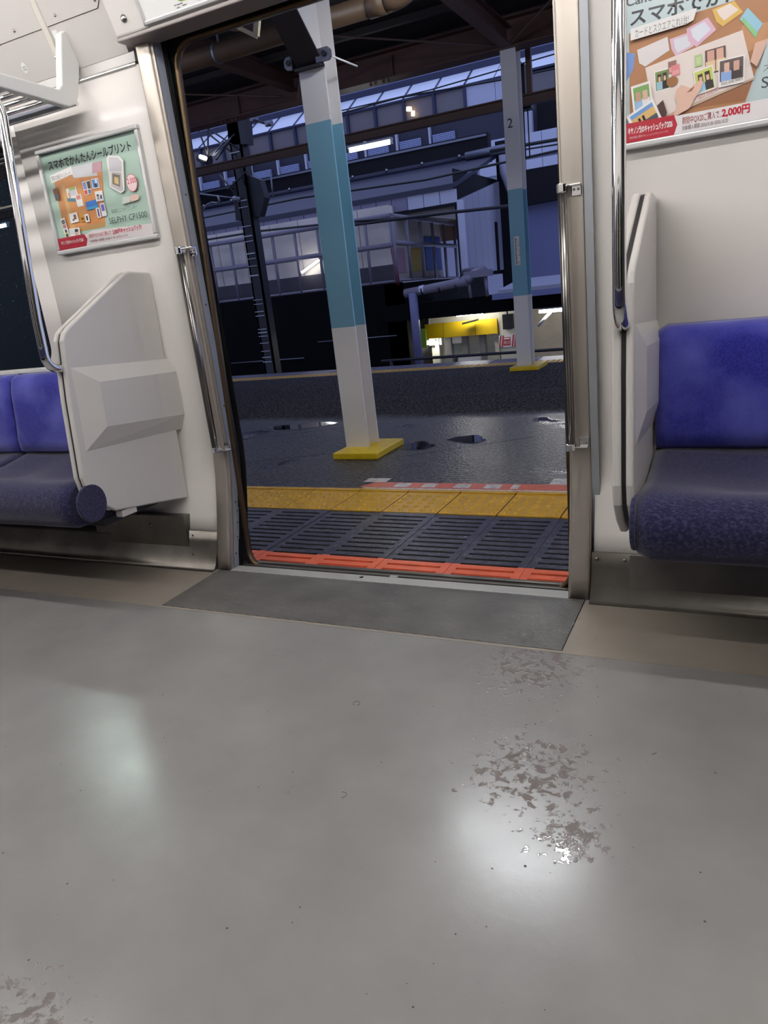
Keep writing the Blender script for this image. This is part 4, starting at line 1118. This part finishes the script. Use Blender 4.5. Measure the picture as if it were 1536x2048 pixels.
# triangular hanging sign near the top of the doorway
tg = empty('triangular_sign', (-.6, 1.6, 2.28))
tri = [(-.80, 2.44), (-.55, 2.285), (-.50, 2.44)]
M_CRM = mat('sign_cream', (206, 192, 152), .4); M_MAR = mat('sign_maroon', (74, 22, 22), .45)
for a, c in zip(tri, tri[1:] + tri[:1]): MB().bar((a[0], 1.6, a[1]), (c[0], 1.6, c[1]), .03, .02).build('frame_bar', M_CRM, tg)
MB().prism(tri, 'y', 1.595, 1.605).build('sign_face', M_MAR, tg)
MB().box(-.672, -.655, 1.583, 1.617, 2.345, 2.375).build('clip', M_BLK, tg)
MB().tube([(-.65, 1.6, 2.44), (-.65, 1.6, 3.5)], .008, 8).build('hanger', M_BLK, tg)
at0(tg); tag(tg, 'cream-framed triangular maroon sign hanging above the doorway', 'sign')

# ================================================================== across the tracks
# catenary mast with batten bands
ms = empty('catenary_mast', (-5.83, 9, -1.2))
MB().box(-5.95, -5.73, 8.9, 8.93, -1.2, 4.2).box(-5.95, -5.92, 8.9, 9.1, -1.2, 4.2).box(-5.76, -5.73, 8.9, 9.1, -1.2, 4.2).build('mast_channel', M_BLK, ms)
for z in (-.05, .03, .14, .28, .40, .46, .52, .75, .82, .95, 1.02, 1.42, 1.58, 1.70, 1.78, 1.98, 2.06, 2.22, 2.52, 2.62, 3.25, 3.36):
    MB().box(-5.955, -5.77, 8.885, 8.9, z, z + random.choice((.008, .012, .018))).build('batten', M_BAND, ms)
MB().prism([(-6.1, 2.35), (-5.6, 2.35), (-5.45, 2.62), (-5.5, 2.9), (-5.75, 3.02), (-6.05, 2.95)], 'y', 8.95, 9.1).build('switch_box', M_BLK, ms)
MB().prism([(-5.98, 3.5), (-5.62, 3.45), (-5.58, 3.85), (-5.9, 4.0)], 'y', 8.9, 9.1).build('head_box', M_BLK, ms)
def rod(u0, v0, u1, v1, y, r, name, m, parent, y2=None):
    return MB().tube([at(u0, v0, y), at(u1, v1, y2 or y)], r, 8).build(name, m, parent)
for a in ((410, 262, 470, 310), (432, 320, 458, 285), (418, 312, 470, 268), (422, 312, 460, 280), (395, 255, 418, 315), (416, 258, 416, 312), (418, 258, 480, 300), (470, 308, 490, 370), (455, 380, 495, 340), (440, 350, 480, 400)):
    rod(*a, 8.9, .014, 'stay_rod', M_BLK, ms)
for a in ((425, 312, 448, 282), (428, 312, 462, 276)): rod(*a, 8.85, .010, 'pale_strut', M_GREY, ms)
rod(395, 387, 466, 396, 8.9, .012, 'arm', M_GREY, ms); MB().tube([at(464, 396, 8.9), at(470, 397, 8.9), at(482, 399, 8.9)], .04, 12, [.02, .045, .04]).build('insulator', M_GREY, ms)
MB().tube([at(406, 421, 8.9), at(414, 409, 8.9), at(424, 405, 8.9), at(436, 406, 8.9)], .014, 8).build('lamp_hook', M_GREY, ms)
rod(436, 392, 440, 406, 8.9, .02, 'hook_clamp', M_GREY, ms)
for u, v in ((508, 239), (538, 248)): MB().tube([at(u - 6, v, 8.9), at(u + 6, v - 2, 8.9)], .045, 12).build('insulator', M_GREY, ms)
rod(508, 240, 540, 250, 8.9, .018, 'insulator_arm', M_BLK, ms)
rod(541, 345, 546, 395, 8.9, .014, 'side_rod', M_GREY, ms)
MB().tube([at(396, 316, 8.9), at(420, 322, 8.9)], .05, 10, [.05, .08]).build('floodlight_body', M_BLK, ms)
MB().tube([at(400, 313, 8.8), at(412, 317, 8.8)], .03, 10).build('floodlight_lens', M_TUBEF, ms)
at0(ms); tag(ms, 'black catenary mast with pale batten bands and stay rods', 'mast')
def cable(pts, y, r, label):
    o = MB().tube([at(u, v, y) for u, v in pts], r, 6).build('overhead_cable', M_BLK); tag(o, label, 'cable')
cable([(360, 445), (600, 396), (850, 360), (1120, 300)], 10.2, .018, 'black overhead cable sagging lowest across the dark roof')
cable([(690, 452), (780, 440), (900, 425), (1020, 412)], 11.6, .03, 'thick twisted cable in front of the pipe-railed enclosure')
cable([(380, 485), (520, 462), (700, 443), (800, 436)], 11.6, .022, 'thin cable above the enclosure rail')
cable([(660, 233), (800, 195), (1000, 160), (1130, 133)], 12, .016, 'thin wire crossing the corridor windows')
cable([(680, 222), (860, 180), (1120, 105)], 12, .012, 'thin wire crossing the sloping glass roof')
cable([(980, 302), (1120, 278)], 12, .03, 'thick cable in front of the pale balcony')
cable([(980, 310), (1120, 288)], 12, .014, 'thin cable just under the thick balcony cable')

# dark retaining wall
rw = struct(MB().box(-30, -4.6, 12.0, 12.3, -1.4, 1.06).build('retaining_wall', M_DWALL), 'dark stained retaining wall across the track', 'wall')
MB().box(-4.9, -4.6, 12.0, 18, -1.4, 1.04).build('return_wall', M_DWALL, rw)
for z, x0, x1 in ((.02, -6.6, -4.7), (-.3, -9, -7)): MB().tube([(x0, 11.95, z), (x1, 11.95, z)], .014, 8).build('wall_conduit', M_GREY, rw)
# stair enclosure: cream wall panels behind a rail of pipes
en = empty('stair_enclosure', (-7, 12.2, 1.06))
for k in range(8):
    x = -4.72 - .72 * k; MB().box(x - .70, x, 12.22, 12.28, 1.42, 2.55).build('wall_panel', M_CREAM, en)
MB().box(-11, -4.72, 12.20, 12.28, 1.06, 1.42).build('dado', mat('dado_dark', (66, 62, 68), .7), en)
for z, r in ((2.33, .05), (1.78, .05), (1.09, .025)): MB().tube([(-11, 12.02, z), (-4.60, 12.02, z)], r, 10).build('rail_pipe', M_RAILP, en)
for k in range(11):
    x = -4.62 - .56 * k; MB().tube([(x, 12.02, 1.06), (x, 12.02, 2.33)], .032, 8).build('rail_post', M_RAILP, en)
for z, r in ((2.25, .05), (1.75, .05), (1.03, .025)): MB().tube([(-4.58, 12.02, z + .07), (-4.58, 15.6, z)], r, 10).build('rail_pipe', M_RAILP, en)
for k in range(6):
    y = 12.02 + .71 * k; MB().tube([(-4.58, y, 1.06), (-4.58, y, 2.3)], .036, 8).build('rail_post', M_RAILP, en)
for dx in (0, .05): MB().tube([(-4.55 - dx, 12.0, 1.0), (-4.60 - dx, 12.0, 1.72)], .014, 8).build('red_pipe', mat('pipe_red', (110, 36, 42), .5), en)
MB().box(-5.1, -4.95, 12.9, 15.6, 1.06, 2.6).build('inner_wall', M_CREAM, en)
for y0, y1, m_ in ((12.75, 13.3, (186, 150, 160)), (13.55, 14.25, (196, 168, 40)), (14.5, 15.5, (58, 92, 160))):
    MB().box(-4.945, -4.93, y0, y1, 1.25, 1.75 if m_[2] < 100 or m_[0] > 100 else 2.0).build('notice', mat('notice_%d' % m_[0], m_, .35), en)
MB().box(-5.4, -3.6, 15.7, 15.8, 1.9, 3.0).build('rear_wall', mat('tan_wall', (168, 132, 104), .7), en)
at0(en); tag(en, 'cream-walled stair enclosure behind grey pipe railings across the track', 'enclosure')
lt = empty('wall_lamp', (-6.6, 12.1, 1.6))
MB().tube([(-6.84, 12.08, 1.49), (-6.36, 12.08, 1.70)], .024, 10).build('tube', mat('wall_tube', (250, 252, 255), .5, emit=LAMP_FAR * .45), lt)
MB().bar((-6.84, 12.15, 1.50), (-6.34, 12.15, 1.72), .06, .03).build('tray', M_WHITE, lt)
MB().box(-6.38, -6.30, 12.06, 12.16, 1.69, 1.77).build('socket', M_RED, lt)
at0(lt); tag(lt, 'slanted lit fluorescent tube on the enclosure wall', 'lamp')
# building with fascia band, dark roof and lavender gable
bd = empty('track_building', (-7, 14.5, 1.1))
MB().box(-12, -3.6, 13.3, 16.0, 2.35, 2.75).build('front_wall', M_CREAM, bd)
for k in range(24):
    x = -3.55 - .36 * k; MB().box(x - .345, x, 12.98, 13.03, 2.47 - .002 * (k % 3), 2.72).build('fascia_panel', M_LAV2 if k in (0, 1, 2) else mat('fascia_grey', (132, 128, 148), .3, bump=(5, .5, .03)), bd)
MB().box(-13, -3.5, 12.95, 13.02, 2.40, 2.46).build('gutter', M_ROOFD, bd)
MB().prism([(12.9, 2.74), (16.1, 3.62), (16.1, 3.70), (12.9, 2.82)], 'x', -16, -3.52).build('roof_slope', M_ROOFB, bd)
MB().box(-20, -3.76, 16.05, 16.3, 3.55, 4.16).build('parapet', M_ROOFD, bd)
MB().box(-20, -3.78, 16.0, 16.05, 4.08, 4.13).build('parapet_cap', M_GREY, bd)
MB().tube([(-20, 15.9, 3.68), (-3.5, 15.9, 3.68)], .07, 10).build('gutter_pipe', M_ROOFB, bd)
for k in range(9): MB().tube([(-4.4 - .95 * k, 15.82, 3.70), (-4.4 - .95 * k, 15.82, 3.76)], .03, 8).build('gutter_clip', M_BAND, bd)
ne = 7
for k in range(ne):                                    # gable siding, board by board
    y0, y1 = 13.02 + .43 * k, 13.02 + .43 * (k + 1) - .012
    e = lambda y: 2.50 + (y - 13.0) * .19
    MB().prism([(y0, 1.1), (y1, 1.08), (y1, e(y1)), (y0, e(y0))], 'x', -3.58, -3.51).build('siding_board', M_LAV, bd)
MB().box(-3.60, -3.575, 13, 16.1, 1.0, 3.1).build('gable_back', M_ROOFD, bd)
MB().box(-3.51, -3.49, 15.35, 15.52, 1.05, 2.15).build('slot_window', M_ROOFD, bd)
MB().box(-3.53, -3.43, 12.93, 13.06, 1.0, 2.5).build('corner_post', M_LAV2, bd)
MB().box(-3.55, -2.9, 15.9, 16.1, -.5, 3.9).build('dark_jamb', M_ROOFD, bd)
MB().tube([(-3.30, 15.6, 3.55), (-3.30, 15.6, 3.2), (-3.12, 15.6, 2.7), (-3.05, 15.6, 2.4), (-3.05, 15.6, 1.0)], .09, 10).build('downpipe', M_LAV, bd)
MB().tube([(-4.2, 15.7, 3.68), (-3.3, 15.7, 3.70), (-3.05, 15.7, 3.6)], .09, 10).build('elbow_pipe', M_GREY, bd)
at0(bd); tag(bd, 'low building with a pale fascia band, dark roof and lavender siding gable', 'building')
# ducts and pipes in front of the gable
du = empty('duct_run', (-3.5, 11.5, .85))
MB().tube([(-4.22, 11.5, .83), (-2.95, 11.5, .93)], .085, 16).build('main_duct', M_RAILP, du)
MB().tube([(-3.05, 11.5, .93), (-2.92, 11.55, .97), (-2.88, 11.8, 1.06), (-2.9, 12.4, 1.1), (-3.5, 13, 1.1)], .085, 16).build('duct_elbow', M_RAILP, du)
for x in (-3.86, -3.5, -3.16): MB().tube([(x, 11.5, .86), (x + .03, 11.5, .862)], .088, 16).build('band', M_BLK, du)
MB().tube([(-4.04, 11.45, .83), (-4.04, 11.45, .25), (-4.04, 11.45, -1.2)], .085, 16).build('downpipe', mat('downpipe_lavender', (104, 106, 140), .4), du)
MB().tube([(-3.9, 11.5, .86), (-3.8, 11.5, .868)], .087, 16).build('pale_sleeve', M_LAV2, du)
for x in (-2.95, -2.62): MB().tube([(x, 11.6, 1.0), (x + .03, 11.6, .62)], .03, 8).build('support_leg', M_RAILP, du)
MB().box(-3.0, -2.55, 11.5, 11.9, .98, 1.10).build('tray', M_RAILP, du)
at0(du); tag(du, 'grey pipe duct with a lavender downpipe above the lit passage', 'duct')
# lit passage under the dark lintel
pa = empty('passage', (-3, 13.5, -1.3))
MB().box(-5, 1.5, 11.9, 12.6, .30, .62).build('lintel', M_DWALL, pa)
MB().box(-4.6, 1.5, 12.6, 14, .50, .56).build('soffit', M_PASSG, pa)
MB().box(-5.1, -2.92, 13.55, 13.65, -1.4, .55).build('back_wall', M_PASS, pa)
MB().box(-2.92, -2.3, 13.3, 13.65, -1.4, .55).build('corner_pier', M_PASS, pa)
MB().box(-2.3, 1.5, 13.5, 13.65, -1.4, .8).build('side_wall', mat('passage_side', (158, 148, 132), .7, var=(2, .15)), pa)
for x0, x1 in ((-5.0, -4.17), (-4.16, -3.44), (-3.43, -2.95)): MB().box(x0, x1, 13.25, 13.32, -.20, .115).build('beam_panel', M_YBEAM, pa)
for x0, x1, m_ in ((-4.22, -4.07, M_PASSG), (-3.82, -3.70, M_PASSG), (-3.42, -3.30, M_PASSG), (-3.08, -2.98, M_PASS), (-4.45, -4.36, M_PASS)): MB().box(x0, x1, 13.40, 13.56, -1.4, -.18).build('wall_pilaster', m_, pa)
for x0, x1 in ((-4.62, -4.30), (-4.05, -3.78)): MB().box(x0, x1, 13.42, 13.55, -.36, -.2).build('wall_box', M_WHITE, pa)
MB().box(-3.98, -3.40, 13.36, 13.40, -.80, -.62).build('white_board', M_WHITE, pa)
for z in (.42, .36): MB().tube([(-4.8, 12.7, z), (-1.5, 12.7, z - .02)], .02, 8).build('conduit', M_BLK, pa)
MB().box(-2.80, -2.60, 13.15, 13.3, -.12, .18).build('meter_box', M_BLK, pa)
MB().tube([(-2.70, 13.2, .18), (-2.72, 13.2, .32), (-2.85, 13.2, .38), (-3.1, 13.2, .38)], .015, 8).build('meter_cable', M_BLK, pa)
MB().tube([(-2.42, 13.2, .55), (-2.42, 13.2, -1.3)], .02, 8).build('conduit', M_BLK, pa)
MB().tube([(-4.42, 13.1, .12), (-4.42, 13.1, .26), (-4.5, 13.1, .28), (-4.55, 13.1, .24)], .02, 8).build('bracket_pipe', M_WHITE, pa)
MB().prism([(-3.62, .06), (-3.30, .11), (-3.30, .145), (-3.62, .10)], 'y', 12.95, 13.1).build('sign_bracket', M_BLK, pa)
at0(pa); tag(pa, 'lit passage with a yellow beam under the dark lintel across the track', 'passage')
for x0, x1, y, z, lb in ((-3.72, -3.10, 12.9, .27, 'lit fluorescent lamp above the yellow beam of the passage'), (-1.82, -1.2, 12.3, .22, 'lit fluorescent lamp right of the column numbered 2')):
    lamp('passage_lamp', x0, x1, y, z, M_TUBEP, lb, 'lamp', None, r=.03)
t = empty('passage_lamp', (-4.5, 13.3, -.3)); MB().tube([(-4.68, 13.28, -.30), (-4.40, 13.28, -.27)], .035, 10).build('tube', M_TUBEP, t); MB().box(-4.7, -4.38, 13.26, 13.33, -.26, -.22).build('tray', M_WHITE, t)
at0(t); tag(t, 'small bright lamp under the left end of the yellow beam', 'lamp')
lb = MB().tube([(-1.86, 12.35, -.05), (-1.60, 12.35, .19)], .03, 8).build('lamp_bracket', M_WHITE); tag(lb, 'slanting white bracket under the lamp right of the numbered column', 'bracket')
# striped fire notice
fs = empty('fire_notice', (-2.76, 13.28, -.48))
MB().box(-2.94, -2.58, 13.27, 13.295, -.50, -.25).build('board', M_WHITE, fs)
for k in range(7):
    x = -2.94 + .055 * k
    if k in (2, 3, 4): continue
    MB().prism([(x, -.50), (x + .025, -.50), (min(x + .065, -2.58), -.25), (x + .04 if x + .04 < -2.58 else -2.58, -.25)], 'y', 13.262, 13.27).build('stripe', M_RED, fs)
MB().box(-2.845, -2.685, 13.262, 13.27, -.46, -.29).build('red_panel', M_RED, fs)
MB().box(-2.83, -2.70, 13.258, 13.262, -.335, -.305).build('white_line', M_WHITE, fs)
text_mesh('消火', .085, 'lettering', M_WHITE, fs, wallmtx(-2.765, 13.257, -.43), align='CENTER')
at0(fs); tag(fs, 'red and white striped fire notice on the passage pier', 'sign')
lm = MB().box(-4.52, -4.30, 12.55, 12.57, -.33, .07).build('lime_sheet', M_LIME); tag(lm, 'lime green sheet hanging at the left end of the yellow beam', 'sheet')
rl = empty('track_railing', (-3, 10.5, -1.2))
for z in (-.33, -.60): MB().tube([(-4.4, 10.5, z), (4, 10.5, z)], .026, 8).build('railing_pipe', M_BLK, rl)
for k in range(6): MB().tube([(-4.2 + 1.3 * k, 10.5, -1.2), (-4.2 + 1.3 * k, 10.5, -.33)], .03, 8).build('railing_post', M_BLK, rl)
at0(rl); tag(rl, 'black pipe railing in front of the lit passage', 'railing')
# low roof and pale wall to the right of the numbered column
lr = empty('lean_to', (-.5, 11.3, .6))
MB().box(-2.32, 3, 11.0, 11.9, .56, .66).build('roof_edge', mat('lean_lavender', (104, 108, 146), .45), lr)
MB().prism([(11.0, .66), (12.4, .80), (12.4, .86), (11.0, .72)], 'x', -2.2, 3).build('roof_sheet', M_LAV, lr)
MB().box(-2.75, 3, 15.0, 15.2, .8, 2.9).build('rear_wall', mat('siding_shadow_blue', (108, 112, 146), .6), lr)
MB().prism([(-2.7, 2.35), (3, 2.5), (3, 3.05), (-2.7, 3.05)], 'y', 14.7, 15.0).build('dark_eave', M_ROOFD, lr)
at0(lr); tag(lr, 'lavender lean-to roof to the right of the numbered column', 'roof')
# ------------------------------------------------------------------ glazed corridor building far behind
gb = empty('corridor_building', (-12, 24, 0))
MB().box(-40, 4, 25.2, 32, -1, 7.6).build('body', M_LAV, gb)
MB().box(-40, 4, 24.1, 25.2, 6.25, 6.42).build('sill', M_WINF, gb)
for k in range(26):
    x1 = -6.95 - 1.12 * k; x0 = x1 - 1.02
    w_ = MB().box(x0, x1, 24.15, 24.2, 6.42, 7.08).build('window', M_WIN, gb)
    MB().box(x1, x1 + .10, 24.05, 24.2, 6.42, 7.10).build('mullion', M_WINF, gb)
    MB().add([(x0 - .04, 24.05, 7.12), (x1 + .04, 24.05, 7.12), (x1 + .04, 25.0, 7.72), (x0 - .04, 25.0, 7.72)], [range(4)]).build('skylight_pane', M_SKYP, gb)
    MB().bar((x1 + .07, 24.05, 7.13), (x1 + .07, 25.0, 7.73), .05, .04).build('skylight_bar', M_WINF, gb)
MB().box(-40, 4, 24.02, 24.2, 7.06, 7.12).build('head_rail', M_WINF, gb)
MB().box(-40, 4, 24.98, 25.2, 7.72, 7.92).build('ridge_rail', M_WINF, gb)
for k in range(6):
    x0 = -6.85 + 1.0 * k
    MB().box(x0, x0 + .985, 24.1, 24.2, 5.1, 7.12).build('cladding_panel', M_LAV2, gb) if k < 2 else MB().box(x0, x0 + .93, 24.15, 24.2, 6.0, 7.0).build('window', M_WIN, gb)
    MB().add([(x0, 24.05, 7.12), (x0 + .97, 24.05, 7.12), (x0 + .97, 25.0, 7.72), (x0, 25.0, 7.72)], [range(4)]).build('skylight_pane', M_SKYP, gb)
for k in range(14):
    x = -7.3 - 1.25 * k
    MB().box(x - .80, x, 23.9, 24.0, 5.55, 5.80).build('louvre_panel', M_LOUV, gb)
    MB().box(x - .80, x, 23.9, 24.0, 5.22, 5.48).build('louvre_panel', M_LOUV, gb)
    MB().box(x - .92, x - .86, 23.85, 24.0, 4.2, 6.3).build('louvre_post', M_LAV2, gb)
MB().box(-40, 4, 24.0, 25.2, 4.0, 6.25).build('lower_wall', mat('lower_wall_dusk', (48, 47, 62), .6), gb)
MB().tube([at(818, 214, 24.0), at(818, 222, 24.0)], .10, 8).build('window_lamp', mat('window_glow', (255, 222, 170), .5, emit=3.0), gb)
MB().tube([at(826, 222, 24.0), at(826, 232, 24.0)], .07, 8).build('window_lamp', mat('window_glow', (255, 222, 170), .5, emit=3.0), gb)
at0(gb); tag(gb, 'glazed corridor building with sloping glass roof above the canopy edge', 'building')
bl_ = empty('balcony', (-4, 22, 4.5))
for k in range(7):
    x = -5.9 + 1.0 * k; MB().box(x, x + .985, 22.0, 22.1, 4.30, 4.95).build('balcony_panel', M_LAV2, bl_)
    MB().box(x, x + .985, 22.0, 22.1, 3.95, 4.22).build('balcony_panel', M_LAV2, bl_)
MB().box(-6, 2, 22.1, 23.9, 3.6, 4.3).build('balcony_slab', M_LAV, bl_)
MB().box(-4.4, 2, 23.6, 23.7, 4.95, 6.1).build('dark_opening', M_ROOFD, bl_)
MB().box(-4.75, -4.5, 23.3, 23.5, 4.9, 6.0).build('balcony_pier', M_LAV2, bl_)
at0(bl_); tag(bl_, 'pale panelled balcony to the right behind the numbered column', 'balcony')
tb = MB().box(-40, 10, 33, 45, -1, 16).build('tower_block', mat('tower_grey', (140, 144, 178), .6)); tag(tb, 'grey tower block standing behind the corridor building', 'building')
sb = empty('signal_box', (-.62, 7.6, 3.0))
MB().box(-.80, -.66, 7.5, 7.65, 2.95, 3.3).build('housing', M_BLK, sb)
MB().box(-.72, -.60, 7.5, 7.65, 2.82, 2.98).build('lower_housing', M_BLK, sb)
for x in (-.71, -.66): MB().tube([(x, 7.57, 2.3), (x, 7.57, 2.85)], .008, 6).build('cable_tail', M_BLK, sb)
MB().box(-.75, -.71, 7.2, 7.6, 3.3, 3.34).build('arm', M_BLK, sb)
at0(sb); tag(sb, 'black box hanging beside the top of the numbered column', 'box')
ys = MB().box(-11.6, -10.6, 11.9, 11.95, 1.0, 1.1).box(-11.6, -10.6, 11.9, 11.95, .80, .88).build('yellow_strip_pair', mat('yellow_strip', (226, 190, 10), .4)); tag(ys, 'yellow strips seen low through the rainy window', 'sign')  # two plain yellow strips in the view through the left window
